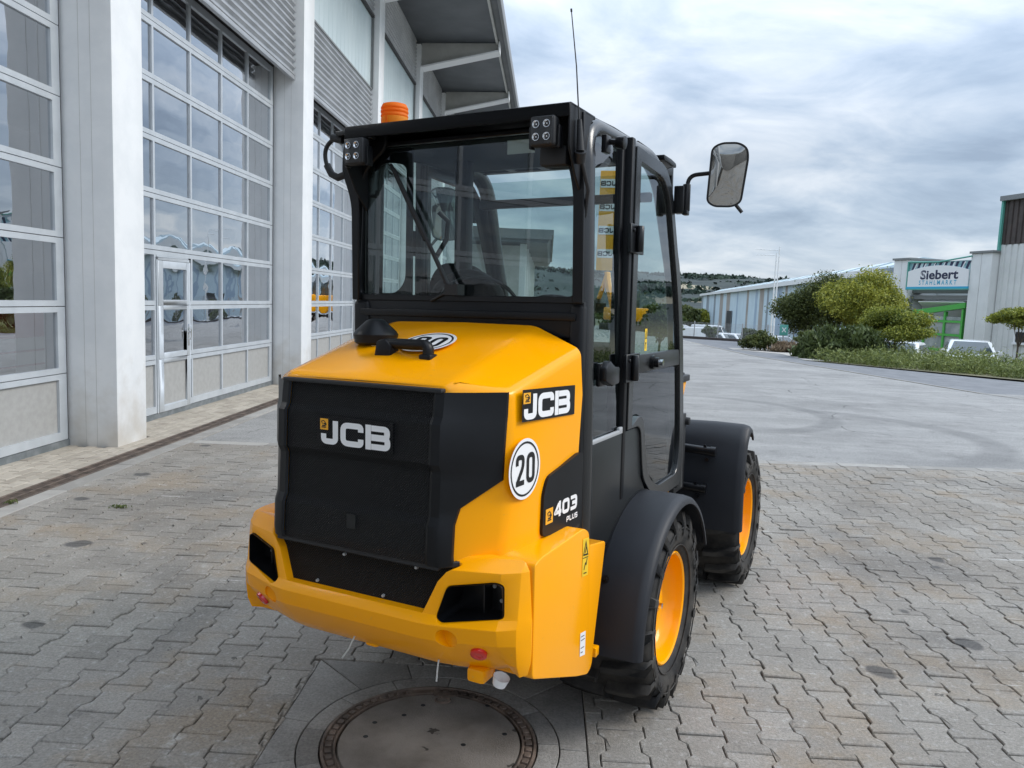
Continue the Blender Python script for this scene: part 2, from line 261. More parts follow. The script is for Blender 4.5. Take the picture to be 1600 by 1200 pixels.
# ------------------------------------------------------------------ mesh helpers
class MB:
    def __init__(s): s.v = []; s.f = []
    def add(s, vs, fs):
        o = len(s.v); s.v += [tuple(map(float, p)) for p in vs]; s.f += [tuple(i+o for i in f) for f in fs]; return s
    def box(s, a, b, rot=None, c=None):
        x0, y0, z0 = a; x1, y1, z1 = b
        vs = [(x0, y0, z0), (x1, y0, z0), (x1, y1, z0), (x0, y1, z0), (x0, y0, z1), (x1, y0, z1), (x1, y1, z1), (x0, y1, z1)]
        if rot is not None:
            c = Vector(c) if c else Vector(((x0+x1)/2, (y0+y1)/2, (z0+z1)/2)); vs = [tuple(rot @ (Vector(p)-c)+c) for p in vs]
        return s.add(vs, [(0, 3, 2, 1), (4, 5, 6, 7), (0, 1, 5, 4), (1, 2, 6, 5), (2, 3, 7, 6), (3, 0, 4, 7)])
    def prism(s, poly, axis, a, b):
        """poly in the two other axes (order x,y,z without axis), extruded from a to b"""
        n = len(poly)
        def P(p, t):
            q = list(p); q.insert(axis, t); return tuple(q)
        vs = [P(p, a) for p in poly]+[P(p, b) for p in poly]
        fs = [tuple(range(n))[::-1], tuple(range(n, 2*n))]+[(i, (i+1) % n, n+(i+1) % n, n+i) for i in range(n)]
        return s.add(vs, fs)
    def tube(s, pts, r, n=10, cap=True, flat=1.0, closed=False):
        pts = [Vector(p) for p in pts]; rings = []
        rr = r if isinstance(r, (list, tuple)) else [r]*len(pts)
        ref = None; vs = []
        for i, p in enumerate(pts):
            if closed: t = pts[(i+1) % len(pts)]-pts[i-1]
            else: t = (pts[min(i+1, len(pts)-1)]-pts[max(i-1, 0)])
            t.normalize()
            if ref is None:
                ref = Vector((0, 0, 1)) if abs(t.z) < .9 else Vector((1, 0, 0))
            u = (ref-t*ref.dot(t)).normalized(); w = t.cross(u); ref = u
            for k in range(n):
                a = 2*math.pi*k/n; vs.append(p+u*math.cos(a)*rr[i]+w*math.sin(a)*rr[i]*flat)
        m = len(pts); fs = []
        for i in range(m if closed else m-1):
            j = (i+1) % m
            for k in range(n): fs.append((i*n+k, i*n+(k+1) % n, j*n+(k+1) % n, j*n+k))
        if cap and not closed: fs += [tuple(range(n))[::-1], tuple(range((m-1)*n, m*n))]
        return s.add(vs, fs)
    def lathe(s, prof, axis=2, c=(0, 0, 0), n=32, cap=False):
        vs = []; c = Vector(c)
        for (t, r) in prof:
            for k in range(n):
                a = 2*math.pi*k/n; q = [r*math.cos(a), r*math.sin(a)]; q.insert(axis, t); vs.append(Vector(q)+c)
        fs = []
        for i in range(len(prof)-1):
            for k in range(n):
                f = (i*n+k, i*n+(k+1) % n, (i+1)*n+(k+1) % n, (i+1)*n+k); fs.append(f)
        if cap: fs += [tuple(range(n))[::-1], tuple(range((len(prof)-1)*n, len(prof)*n))]
        return s.add(vs, fs)
    def xf(s, m, start=0):
        s.v[start:] = [tuple(m @ Vector(p)) for p in s.v[start:]]; return s
def mk(name, mb, m, parent=None, smooth=None, bevel=0, seg=2, fix=True, rnd=None):
    me = bpy.data.meshes.new(name)
    me.from_pydata(mb.v, [], mb.f)
    if fix:
        bm = bmesh.new(); bm.from_mesh(me); bmesh.ops.remove_doubles(bm, verts=bm.verts, dist=1e-5); bmesh.ops.recalc_face_normals(bm, faces=bm.faces)
        if bevel:
            es = [e for e in bm.edges if len(e.link_faces) == 2 and e.calc_face_angle(0) > R(25)]
            bmesh.ops.bevel(bm, geom=es, offset=bevel, segments=seg, profile=.5, affect='EDGES', clamp_overlap=True)
        bm.to_mesh(me); bm.free()
    if smooth is None and bevel: smooth = 38
    if smooth:
        me.shade_smooth()
        if smooth < 180: me.set_sharp_from_angle(angle=R(smooth))
    if m: me.materials.append(m if not isinstance(m, str) else M[m])
    if rnd is not None:
        a = me.attributes.new('rnd', 'FLOAT', 'FACE'); a.data.foreach_set('value', np.asarray(rnd, dtype=np.float32))
    o = bpy.data.objects.new(name, me); COL.objects.link(o)
    if parent: o.parent = parent
    return o
def empty(name, loc=(0, 0, 0), rz=0, parent=None):
    o = bpy.data.objects.new(name, None); COL.objects.link(o); o.location = loc; o.rotation_euler = (0, 0, rz); o.empty_display_size = .2
    if parent: o.parent = parent
    return o
def tag(o, label=None, cat=None, group=None, kind=None):
    for k, val in (('label', label), ('category', cat), ('group', group), ('kind', kind)):
        if val: o[k] = val
    return o
def inst(name, me, parent, loc=(0, 0, 0), rot=(0, 0, 0), sc=None):
    o = bpy.data.objects.new(name, me); COL.objects.link(o); o.parent = parent; o.location = loc; o.rotation_euler = rot
    if sc: o.scale = sc
    return o
def boolean(o, cutters):
    for c in cutters:
        md = o.modifiers.new('b', 'BOOLEAN'); md.operation = 'DIFFERENCE'; md.object = c; md.solver = 'EXACT'
    dg = bpy.context.evaluated_depsgraph_get()
    me = bpy.data.meshes.new_from_object(o.evaluated_get(dg)); o.modifiers.clear(); o.data = me
    for c in cutters: bpy.data.objects.remove(c)
    return o
def finish(o, bevel=.004, seg=2, ang=30, smooth=40):
    bm = bmesh.new(); bm.from_mesh(o.data)
    bmesh.ops.remove_doubles(bm, verts=bm.verts, dist=1e-5)
    bmesh.ops.dissolve_limit(bm, angle_limit=R(2), verts=bm.verts, edges=bm.edges)
    if bevel:
        es = [e for e in bm.edges if len(e.link_faces) == 2 and e.calc_face_angle(0) > R(ang)]
        bmesh.ops.bevel(bm, geom=es, offset=bevel, segments=seg, profile=.5, affect='EDGES', clamp_overlap=True)
    bmesh.ops.triangulate(bm, faces=[f for f in bm.faces if len(f.verts) > 4])
    bm.to_mesh(o.data); bm.free(); o.data.shade_smooth(); o.data.set_sharp_from_angle(angle=R(smooth))
def rounded(pts, r, closed=False, n=5):
    """round the corners of a 2-D or 3-D polyline"""
    P = [Vector(p) for p in pts]; out = []; m = len(P)
    for i, p in enumerate(P):
        if not closed and i in (0, m-1): out.append(p); continue
        a, b = P[i-1], P[(i+1) % m]; ri = r[i] if isinstance(r, (list, tuple)) else r
        d1 = (a-p); d2 = (b-p); l = min(ri, d1.length*.49, d2.length*.49)
        if l < 1e-6: out.append(p); continue
        q1 = p+d1.normalized()*l; q2 = p+d2.normalized()*l
        for k in range(n+1):
            t = k/n; out.append(q1*(1-t)**2+p*2*t*(1-t)+q2*t*t)
    return [tuple(q) for q in out]
def frame_mb(outer, inner, axis, a, b):
    """flat ring between two closed polylines with the same count"""
    n = len(outer)
    def P(p, t):
        q = list(p); q.insert(axis, t); return tuple(q)
    vs = [P(p, a) for p in outer]+[P(p, a) for p in inner]+[P(p, b) for p in outer]+[P(p, b) for p in inner]
    fs = []
    for i in range(n):
        j = (i+1) % n
        fs += [(i, j, n+j, n+i), (2*n+i, 3*n+i, 3*n+j, 2*n+j), (i, 2*n+i, 2*n+j, j), (n+i, n+j, 3*n+j, 3*n+i)]
    m = MB(); m.add(vs, fs); return m
def inset_poly(poly, d):
    P = [Vector(p) for p in poly]; n = len(P); out = []
    area = sum(P[i].x*P[(i+1) % n].y-P[(i+1) % n].x*P[i].y for i in range(n)); sg = 1 if area > 0 else -1
    for i in range(n):
        a, b, c = P[i-1], P[i], P[(i+1) % n]; e1 = (b-a).normalized(); e2 = (c-b).normalized()
        n1 = Vector((-e1.y, e1.x))*sg; n2 = Vector((-e2.y, e2.x))*sg
        mm = n1+n2; k = d/max(.3, (1+n1.dot(n2))); out.append(tuple(b+mm*k))
    return out
# stroke lettering ---------------------------------------------------
def stroke(mb, pts, w, T, lift=0, closed=False, r=0.0, n=5):
    P = [Vector(p) for p in (rounded(pts, r, closed, n) if r else pts)]
    Q = [P[0]]
    for p in P[1:]:
        if (p-Q[-1]).length > 1e-5: Q.append(p)
    if closed and (Q[0]-Q[-1]).length < 1e-5: Q.pop()
    P = Q; m = len(P); a = []; b = []
    for i in range(m):
        e1 = (P[i]-P[i-1]) if (i > 0 or closed) else (P[1]-P[0]); e2 = (P[(i+1) % m]-P[i]) if (i < m-1 or closed) else e1
        e1 = e1.normalized(); e2 = e2.normalized(); n1 = Vector((-e1.y, e1.x)); n2 = Vector((-e2.y, e2.x)); k = (n1+n2)/max(.35, 1+n1.dot(n2))
        a.append(P[i]+k*w/2); b.append(P[i]-k*w/2)
    vs = [T(p.x, p.y, lift) for p in a]+[T(p.x, p.y, lift) for p in b]
    fs = [(i, (i+1) % m, m+(i+1) % m, m+i) for i in range(m if closed else m-1)]
    mb.add(vs, fs)
GL = {
 'J': (.80, [([(.66, 1.0), (.66, .13), (.13, .13), (.13, .44)], 0, .16)]),
 'C': (1.02, [([(.90, .64), (.90, .87), (.13, .87), (.13, .13), (.90, .13), (.90, .36)], 0, .22)]),
 'B': (1.07, [([(.13, .0), (.13, 1.0)], 0, 0), ([(.26, .87), (.92, .87), (.92, .515), (.26, .515)], 0, .15), ([(.26, .49), (.94, .49), (.94, .13), (.26, .13)], 0, .15)]),
 '4': (.95, [([(.74, .0), (.74, 1.0)], 0, 0), ([(.62, .86), (.14, .30), (.95, .30)], 0, .02)]),
 '0': (.95, [([(.13, .13), (.13, .87), (.82, .87), (.82, .13)], 1, .2)]),
 '3': (.95, [([(.06, .87), (.80, .87), (.80, .13), (.06, .13)], 0, .2), ([(.25, .5), (.68, .5)], 0, 0)]),
 'P': (.95, [([(.12, .0), (.12, .88), (.82, .88), (.82, .40), (.22, .40)], 0, .15)]),
 'L': (.85, [([(.12, 1.0), (.12, .12), (.80, .12)], 0, .12)]),
 'U': (.95, [([(.12, 1.0), (.12, .12), (.82, .12), (.82, 1.0)], 0, .18)]),
 'S': (.95, [([(.85, .88), (.12, .88), (.12, .5), (.82, .5), (.82, .12), (.08, .12)], 0, .12)]),
 '2': (.56, [([(.085, .66), (.085, .915), (.455, .915), (.455, .60), (.10, .10)], 0, .19), ([(.03, .085), (.53, .085)], 0, 0)]),
 'O': (.56, [([(.085, .085), (.085, .915), (.455, .915), (.455, .085)], 1, .18)]),
}
def letters(mb, txt, T, h, w=.25, gap=.10):
    x = 0
    for ch in txt:
        adv, parts = GL[ch]
        for i, (pts, cl, r) in enumerate(parts):
            stroke(mb, [(x+px*h, py*h) for px, py in pts], w*h, T, .0002*i, bool(cl), r*h)
        x += (adv+gap)*h
    return x-gap*h
def plane_T(o, u, v, off=0.0):
    o = Vector(o); u = Vector(u).normalized(); v = Vector(v).normalized(); n = u.cross(v)
    return lambda a, b, c=0: tuple(o+u*a+v*b+n*(c+off))
def digger(mb, T, x, y, s):
    for pts, w in (([(.15, .12), (.85, .12)], .12), ([(.25, .3), (.7, .3), (.7, .55), (.45, .55)], .16), ([(.3, .5), (.15, .8), (.5, .9), (.8, .62)], .1), ([(.8, .62), (.86, .4)], .12)):
        stroke(mb, [(x+a*s, y+b*s) for a, b in pts], w*s, T, .0003)
def font_mesh(txt, size, off=0.0, ext=0.0, shear=0.0, align='LEFT'):
    c = bpy.data.curves.new('t', 'FONT'); c.body = txt; c.size = size; c.offset = off; c.extrude = ext; c.shear = shear; c.align_x = align; c.resolution_u = 3
    o = bpy.data.objects.new('t', c); COL.objects.link(o); dg = bpy.context.evaluated_depsgraph_get()
    me = bpy.data.meshes.new_from_object(o.evaluated_get(dg)); bpy.data.objects.remove(o)
    vs = [tuple(q.co) for q in me.vertices]; fs = [tuple(p.vertices) for p in me.polygons]; bpy.data.meshes.remove(me); return vs, fs
# leaves ---------------------------------------------------------------
def leaf_cloud(name, blobs, n, size, m, parent, seed=1, shell=.55, aspect=1.0, upright=0.0, kind=None):
    g = np.random.default_rng(seed); vols = np.array([b[1][0]*b[1][1]*b[1][2] for b in blobs])**.67; cnt = (n*vols/vols.sum()).astype(int)
    C = []
    for (c, r), k in zip(blobs, cnt):
        d = g.normal(size=(k, 3)); d /= np.linalg.norm(d, axis=1)[:, None]
        rad = (shell+(1-shell)*g.random(k)**.6)[:, None]*(1+.17*g.normal(size=k))[:, None]
        C.append(np.array(c)+d*rad*np.array(r))
    C = np.concatenate(C); k = len(C)
    u = g.normal(size=(k, 3))
    if upright: u = u*(1-upright)+np.array([0, 0, 1.])*upright*1.5
    u /= np.linalg.norm(u, axis=1)[:, None]
    w = np.cross(u, g.normal(size=(k, 3))); w /= np.linalg.norm(w, axis=1)[:, None]
    s = size*(.6+.8*g.random(k))[:, None]
    P = np.stack([C-u*s*aspect, C+w*s*.55, C+u*s*aspect, C-w*s*.55], 1).reshape(-1, 3)
    me = bpy.data.meshes.new(name); me.vertices.add(4*k); me.vertices.foreach_set('co', P.ravel().astype(np.float32))
    me.loops.add(4*k); me.loops.foreach_set('vertex_index', np.arange(4*k, dtype=np.int32)); me.polygons.add(k)
    me.polygons.foreach_set('loop_start', np.arange(0, 4*k, 4, dtype=np.int32)); me.polygons.foreach_set('loop_total', np.full(k, 4, dtype=np.int32))
    me.update(calc_edges=True); a = me.attributes.new('rnd', 'FLOAT', 'FACE'); a.data.foreach_set('value', g.random(k).astype(np.float32))
    me.materials.append(M[m]); o = bpy.data.objects.new(name, me); COL.objects.link(o)
    if parent: o.parent = parent
    if kind: o['kind'] = kind
    return o
# ------------------------------------------------------------------ terrain, paving, road
def ss(x, a, b):
    t = np.clip((x-a)/(b-a), 0, 1); return t*t*(3-2*t)
def terrain_h(x, y):
    h = -.06+0*x
    h = h-.55*ss(y, 28, 33)*ss(x, 11, 15)
    h = h-.45*ss(y, 36, 46)-2.2*ss(y, 46, 85)-1.6*ss(y, 90, 190)
    h = h+3.*ss(y, 250, 420)
    d = np.sqrt(x*x+y*y)
    ridge = 46+9*np.sin(x*.0021+.6)+5*np.sin(x*.0057+2)
    h = h+ss(d, 480, 1500)*ridge*ss(y, -500, 500)+ss(d, 1500, 2300)*18
    return h
xs = np.unique(np.concatenate([-np.geomspace(14, 3200, 34)[::-1], np.linspace(-14, 24, 39), np.geomspace(24, 3200, 60)]))
ys = np.unique(np.concatenate([-np.geomspace(6, 900, 12)[::-1], np.linspace(-6, 60, 56), np.geomspace(60, 3000, 70)]))
X, Y = np.meshgrid(xs, ys); Z = terrain_h(X, Y)
bump = (np.abs(np.sin(X*.021+np.cos(Y*.017)*2))+np.abs(np.sin(Y*.023+X*.011)))*4.0*ss(np.sqrt(X**2+Y**2), 700, 1100)
Z = Z+bump
vs = np.stack([X, Y, Z], -1).reshape(-1, 3); nx, ny = len(xs), len(ys)
fs = [(j*nx+i, j*nx+i+1, (j+1)*nx+i+1, (j+1)*nx+i) for j in range(ny-1) for i in range(nx-1)]
def hill_x(nt, b, g, src):
    sx = N(nt, 'ShaderNodeSeparateXYZ'); L(nt, g.outputs['Position'], sx.inputs[0])
    n = N(nt, 'ShaderNodeTexNoise', inp={'Scale': .006, 'Detail': 2}); L(nt, g.outputs['Position'], n.inputs[0])
    fo = N(nt, 'ShaderNodeTexNoise', inp={'Scale': .03, 'Detail': 8, 'Roughness': .75}); L(nt, g.outputs['Position'], fo.inputs[0])
    fr = N(nt, 'ShaderNodeValToRGB'); L(nt, fo.outputs[0], fr.inputs[0]); fr.color_ramp.elements[0].color = (.010, .019, .022, 1); fr.color_ramp.elements[1].color = (.042, .058, .050, 1)
    fr.color_ramp.elements[0].position = .35; fr.color_ramp.elements[1].position = .7
    fl = N(nt, 'ShaderNodeMapRange', inp={'From Min': .57, 'From Max': .58}); L(nt, n.outputs[0], fl.inputs[0])
    hz = N(nt, 'ShaderNodeMapRange', inp={'From Min': 36, 'From Max': 31}); L(nt, sx.outputs[2], hz.inputs[0])
    hx = N(nt, 'ShaderNodeMapRange', inp={'From Min': 110, 'From Max': 150}); L(nt, sx.outputs[0], hx.inputs[0])
    f = math_(nt, 'MULTIPLY', math_(nt, 'MULTIPLY', fl.outputs[0], hz.outputs[0]), hx.outputs[0])
    m = N(nt, 'ShaderNodeMixRGB'); L(nt, f, m.inputs[0]); L(nt, fr.outputs[0], m.inputs[1]); m.inputs[2].default_value = (.30, .26, .18, 1)
    m2 = N(nt, 'ShaderNodeMixRGB'); fd_ = N(nt, 'ShaderNodeMapRange', inp={'From Min': 230, 'From Max': 420}); L(nt, sx.outputs[1], fd_.inputs[0])
    L(nt, fd_.outputs[0], m2.inputs[0]); L(nt, src, m2.inputs[1]); L(nt, m.outputs[0], m2.inputs[2]); L(nt, m2.outputs[0], b.inputs['Base Color'])
M['terrain'] = mat('terrain', (.11, .11, .06), .95, col2=(.20, .18, .11), nscale=.25, ndet=8, extra=hill_x)
mb = MB(); mb.v = [tuple(p) for p in vs]; mb.f = fs
tag(mk('ground', mb, 'terrain', smooth=180, fix=False), kind='structure')

def sheet(name, poly, z, m):
    mb = MB(); mb.add([(x, y, z) for x, y in poly], [tuple(range(len(poly)))]); return tag(mk(name, mb, m), kind='structure')
# asphalt yard, with the row where it meets the paving
def border_s(x): return 8.20+.0633*(x+4.0)*1.0
sheet('asphalt_yard', [(-3.88, border_s(-3.88)+.10), (7.4, border_s(7.4)+.10), (13.5, border_s(13.5)+.10), (13.5, 18.3), (9.93, 18.0), (7.55, 29.), (6.6, 44.), (5.5, 60), (-3.88, 60.)], -.012, 'asphalt')
sheet('road', [(10.15, 18.0), (13.5, 18.3), (17.8, 10.5), (40, -8), (46, -3), (14.0, 21.0), (13.0, 22.2), (9.1, 27.4), (9.4, 30.5), (11.3, 34.3), (11.9, 41.0), (6.3, 44.5), (6.75, 44.), (7.75, 29.)], -.016, 'asphalt_d')
sheet('gravel_verge', [(9.15, 27.6), (9.5, 27.4), (11.5, 29.), (11.2, 34.2), (7.9, 34.0), (7.8, 32.6), (9.3, 31.)], -.010, 'gravel')
mb = MB()
for (a, b) in (((13.4, 10.0), (10.04, 18.0)), ((10.04, 18.0), (7.65, 29.)), ((7.65, 29.), (6.65, 44.))):
    A, B = Vector(a), Vector(b); d = (B-A).normalized(); n = Vector((-d.y, d.x))*.055
    mb.add([(A.x+n.x, A.y+n.y, -.006), (A.x-n.x, A.y-n.y, -.006), (B.x-n.x, B.y-n.y, -.006), (B.x+n.x, B.y+n.y, -.006)], [(0, 1, 2, 3)])
tag(mk('road_edge_strip', mb, 'kerb'), kind='structure')
# interlocking pavers (double-T stones)
PAVL, PAVW = .2145, .1612
def clip(poly, nx_, ny_, c):
    out = []; n = len(poly)
    for i in range(n):
        a, b = poly[i], poly[(i+1) % n]; da = a[0]*nx_+a[1]*ny_-c; db = b[0]*nx_+b[1]*ny_-c
        if da <= 0: out.append(a)
        if (da < 0 < db) or (db < 0 < da):
            t = da/(da-db); out.append((a[0]+(b[0]-a[0])*t, a[1]+(b[1]-a[1])*t))
    return out
hw1, hw2, hl = .0935, .0677, PAVL/2
PROF = [(hw1, -hl), (hw1, -.062), (hw2, -.036), (hw2, .036), (hw1, .062), (hw1, hl), (-hw1, hl), (-hw1, .062), (-hw2, .036), (-hw2, -.036), (-hw1, -.062), (-hw1, -hl)]
def paver_geo(mb, poly, cx, cy, zt, tilt, cr=None):
    n = len(poly)
    if n < 3: return 0
    p0 = inset_poly(poly, .0026); p1 = inset_poly(poly, .0062)
    if cr is not None:
        k = int(cr.integers(n)); q = p1[k]; s_ = .72+.2*cr.random(); p1[k] = (q[0]*s_, q[1]*s_)
    z = lambda p: zt+tilt[0]*p[0]+tilt[1]*p[1]
    vs = [(cx+p[0], cy+p[1], z(p)) for p in p1]+[(cx+p[0], cy+p[1], z(p)-.0045) for p in p0]+[(cx+p[0], cy+p[1], z(p)-.03) for p in p0]
    fs = [tuple(range(n))]+[(n+i, n+(i+1) % n, (i+1) % n, i) for i in range(n)]+[(2*n+i, 2*n+(i+1) % n, n+(i+1) % n, n+i) for i in range(n)]
    mb.add(vs, fs); return 1+2*n
area = lambda P: .5*abs(sum(P[i][0]*P[(i+1) % len(P)][1]-P[(i+1) % len(P)][0]*P[i][1] for i in range(len(P))))
inv = cam.matrix_world.inverted()
def to_px(x, y, z=0):
    c = inv @ Vector((x, y, z))
    if c.z > -.05: return None
    return 800+1200*c.x/-c.z, 600-1200*c.y/-c.z, -c.z
sheet('near_yard', [(-4.2, -60), (60, -60), (60, 0), (14.5, 0.0), (7.6, 3.9), (7.6, .0), (-4.2, 0)], -.008, 'paver')
sheet('paving_bed', [(-4.03, -1.5), (14.5, -1.5), (14.5, border_s(14.5)+.1), (-4.03, border_s(-4.03)+.1)], -.024, 'joint')
pav = empty('yard_paving'); tag(pav, kind='structure')
MHC = (-.385, 2.78); MHH = .605
cells = []; grp = np.random.default_rng(3)
ncol = int((9.5+3.86)/PAVW)
ph0 = 2.944-.5*PAVL; x0c = .084+PAVW/2*0+.923-.923
xc0 = 1.0065                               # centre of a column measured in the photograph
i0 = int(math.floor((xc0+3.86)/PAVW))
for ci in range(-i0-1, 58):
    cx = xc0+ci*PAVW; ph = (PAVL/2 if ci % 2 else 0)
    for k in range(-14, 32):
        cy = 2.939+PAVL/2+ph+k*PAVL
        if cy > 9.4 or cy < .0: continue
        if cx > 7.6 and cy < 4: continue
        cells.append((cx, cy))
pieces = []
for cx, cy in cells:
    poly = list(PROF); full = True
    q = clip(poly, -1, 0, cx+3.875)                                       # kerb side
    if len(q) != len(poly) or area(q) < area(poly)*.999: full = False
    poly = q
    if len(poly) < 3: continue
    c = border_s(cx)-.06-cy; q = clip(poly, -.0633, 1, c)
    if area(q) < area(poly)*.999: full = False
    poly = q
    if len(poly) < 3 or area(poly) < .002: continue
    dx, dy = cx-MHC[0], cy-MHC[1]
    if abs(dx) < MHH+.11 and abs(dy) < MHH+.13:
        ox, oy = abs(dx)-MHH, abs(dy)-MHH
        if ox < 0 and oy < 0 and max(ox, oy) < -.12: continue
        if ox*1.0 >= oy*.9: q = clip(poly, -1 if dx > 0 else 1, 0, (dx-MHH) if dx > 0 else (-MHH-dx))
        else: q = clip(poly, 0, -1 if dy > 0 else 1, (dy-MHH) if dy > 0 else (-MHH-dy))
        if len(q) < 3 or area(q) < .0025: continue
        if area(q) < area(poly)*.999: full = False
        poly = q
    pieces.append((cx, cy, poly, full))
scored = []
for i, (cx, cy, poly, full) in enumerate(pieces):
    p = to_px(cx, cy)
    if not full or p is None: continue
    u, v_, d = p
    if -20 < u < 1620 and v_ < 1215:
        if 400 < u < 1080 and v_ < 1075 and not (v_ > 1010 and u < 520): continue
        scored.append((d, i))
scored.sort(); chosen = set(i for _, i in scored[:300])
var = []
for k in range(8):
    mb = MB(); paver_geo(mb, PROF, 0, 0, 0, (0, 0), grp if k > 4 else None); o = mk('paver', mb, 'paver', fix=False); var.append(o.data); bpy.data.objects.remove(o)
big = MB(); rn = []
for i, (cx, cy, poly, full) in enumerate(pieces):
    dz = float(grp.normal()*.0016); tl = (float(grp.normal()*.014), float(grp.normal()*.014))
    jx, jy = float(grp.normal()*.0009), float(grp.normal()*.0009)
    if i in chosen:
        inst('paver', var[int(grp.integers(8))], pav, (cx+jx, cy+jy, dz), (tl[1], -tl[0], float(grp.normal()*.006)))
    else:
        nf = paver_geo(big, poly, cx+jx, cy+jy, dz, tl, grp if grp.random() < .12 else None); rn += [float(grp.random())]*nf
o = mk('paver_field', big, 'paver', parent=pav, fix=False, rnd=rn); o['kind'] = 'stuff'
# edge row of long kerb stones between paving and asphalt
edge = empty('edging_row'); tag(edge, kind='structure')
for i in range(17):
    xa = -3.86+i*.8; xb = xa+.794; mb = MB()
    mb.prism([(xa, border_s(xa)-.058), (xb, border_s(xb)-.058), (xb, border_s(xb)+.10), (xa, border_s(xa)+.10)], 2, -.05, .001+.002*(i % 2))
    mk('edging_stone', mb, 'kerb', parent=edge, bevel=.004, seg=1)
# kerb blocks beside the drain
kb = empty('drain_kerb'); tag(kb, kind='structure')
mb = MB(); mb.box((-.078, -.496, -.06), (.078, .496, .002)); o = mk('kerb_stone', mb, 'kerb', parent=kb, bevel=.004, seg=1); kme = o.data; bpy.data.objects.remove(o)
for i in range(58): inst('kerb_stone', kme, kb, (-3.958, 1.5+i*1.0, float(grp.normal()*.001)), (0, float(grp.normal()*.008), 0))
# wall-side strip of small bricks
strip = empty('walkway'); tag(strip, kind='structure')
mb = MB(); mb.box((-4.99, -16, -.05), (-4.255, 60, -.02)); mk('bed', mb, 'joint', parent=strip)
def brick_geo(mb, cx, cy, lx, ly, z):
    a, b = lx/2-.003, ly/2-.003; q = .004
    mb.add([(cx-a+q, cy-b+q, z), (cx+a-q, cy-b+q, z), (cx+a-q, cy+b-q, z), (cx-a+q, cy+b-q, z), (cx-a, cy-b, z-.005), (cx+a, cy-b, z-.005), (cx+a, cy+b, z-.005), (cx-a, cy+b, z-.005), (cx-a, cy-b, z-.03), (cx+a, cy-b, z-.03), (cx+a, cy+b, z-.03), (cx-a, cy+b, z-.03)],
           [(0, 1, 2, 3)]+[(4+i, 4+(i+1) % 4, (i+1) % 4, i) for i in range(4)]+[(8+i, 8+(i+1) % 4, 4+(i+1) % 4, 4+i) for i in range(4)]); return 9
mb = MB(); brick_geo(mb, 0, 0, .1045, .209, 0); o = mk('brick', mb, 'brick', fix=False); bme = o.data; bpy.data.objects.remove(o)
rest = MB(); rn = []; cnt = 0
for r_i in range(7):
    x = -4.985+.1045*(r_i+.5)
    for k in range(270):
        y = 1.0+.209*(k+.5*(r_i % 2)); z = float(grp.normal()*.0012)
        if any(a-.05 < y < a+.66 for a in (7.74,)) and x < -4.45: continue
        p = to_px(x, y)
        if cnt < 300 and p and p[0] > -15 and p[1] < 1215: inst('brick', bme, strip, (x, y, z), (float(grp.normal()*.008), float(grp.normal()*.008), 0)); cnt += 1
        else: rn += [float(grp.random())]*brick_geo(rest, x, y, .1045, .209, z)
o = mk('brick_field', rest, 'brick', parent=strip, fix=False, rnd=rn); o['kind'] = 'stuff'
# drain channel
dr = empty('drain_channel'); tag(dr, 'long rusty slotted drain channel set between the brick strip and the grey paving', 'drain')
mb = MB(); mb.box((-4.252, 1, -.12), (-4.04, 59.5, -.035)); mk('channel_bed', mb, 'joint', parent=dr)
mb = MB()
mb.box((-4.25, -.249, -.03), (-4.225, .249, .001)); mb.box((-4.065, -.249, -.03), (-4.04, .249, .001))
for k in range(20): mb.box((-4.226, -.249+k*.025, -.03), (-4.064, -.249+k*.025+.0125, -.001))
mb.box((-4.152, -.249, -.03), (-4.138, .249, .0005))
o = mk('grate', mb, 'iron', parent=dr); gme = o.data; bpy.data.objects.remove(o)
for i in range(60): inst('grate', gme, dr, (0, 2.25+i*.5, 0))
tag(leaf_cloud('weed_tuft', [((-4.03, 5.55, .02), (.05, .06, .015))], 45, .013, 'leaf_mid', None, 3, .1), 'small green weed growing in the joint of the drain channel near the first column', 'weed')
tag(leaf_cloud('weed_tuft', [((-3.22, 5.6, .01), (.10, .04, .008))], 50, .012, 'leaf_mid', None, 4, .1), 'small green weed creeping out of the grey paving beside the kerb', 'weed')

# manhole
mh = empty('manhole_cover', (MHC[0], MHC[1], 0), R(4)); tag(mh, 'round concrete filled manhole cover with rusty cast iron ring behind the yellow loader', 'manhole cover')
mb = MB(); mb.lathe([(-.03, .0), (-.002, .0), (-.002, .346), (-.012, .352), (-.03, .352)], 2, n=96); mk('lid', mb, 'lid', parent=mh, smooth=30)
mb = MB(); mb.lathe([(-.04, .356), (.002, .356), (.003, .362), (-.006, .366), (-.006, .398), (.003, .402), (.002, .412), (-.04, .412)], 2, n=96); mk('ring', mb, 'iron', parent=mh, smooth=30)
mb = MB(); mb.box((.370, -.012, -.008), (.395, .012, .002)); o = mk('stud', mb, 'iron', parent=mh, bevel=.002, seg=1); sme = o.data; bpy.data.objects.remove(o)
for k in range(60):
    if 16 <= k <= 17: continue
    inst('stud', sme, mh, (0, 0, 0), (0, 0, 2*math.pi*k/60))
mb = MB(); mb.tube([(.03+.030*math.cos(a), .30+.022*math.sin(a), .0) for a in np.linspace(0, 2*math.pi, 17)[:-1]], .006, 6, closed=True); mb.box((-.01, .335, -.01), (.09, .365, .003)); mk('lifting_eye', mb, 'iron', parent=mh)
mb = MB()
for j, (x, y) in enumerate(((-.05, .26), (.22, .27), (-.23, .12), (-.12, .18), (.13, -.02), (.29, .06), (-.25, .02))): mb.lathe([(-.0015, .0), (-.0014, .009), (-.0022, .011)], 2, (x, y, 0), 10)
mk('vent_hole', mb, 'rubber', parent=mh)
sl_ = empty('manhole_surround', (MHC[0], MHC[1], 0)); tag(sl_, kind='structure')
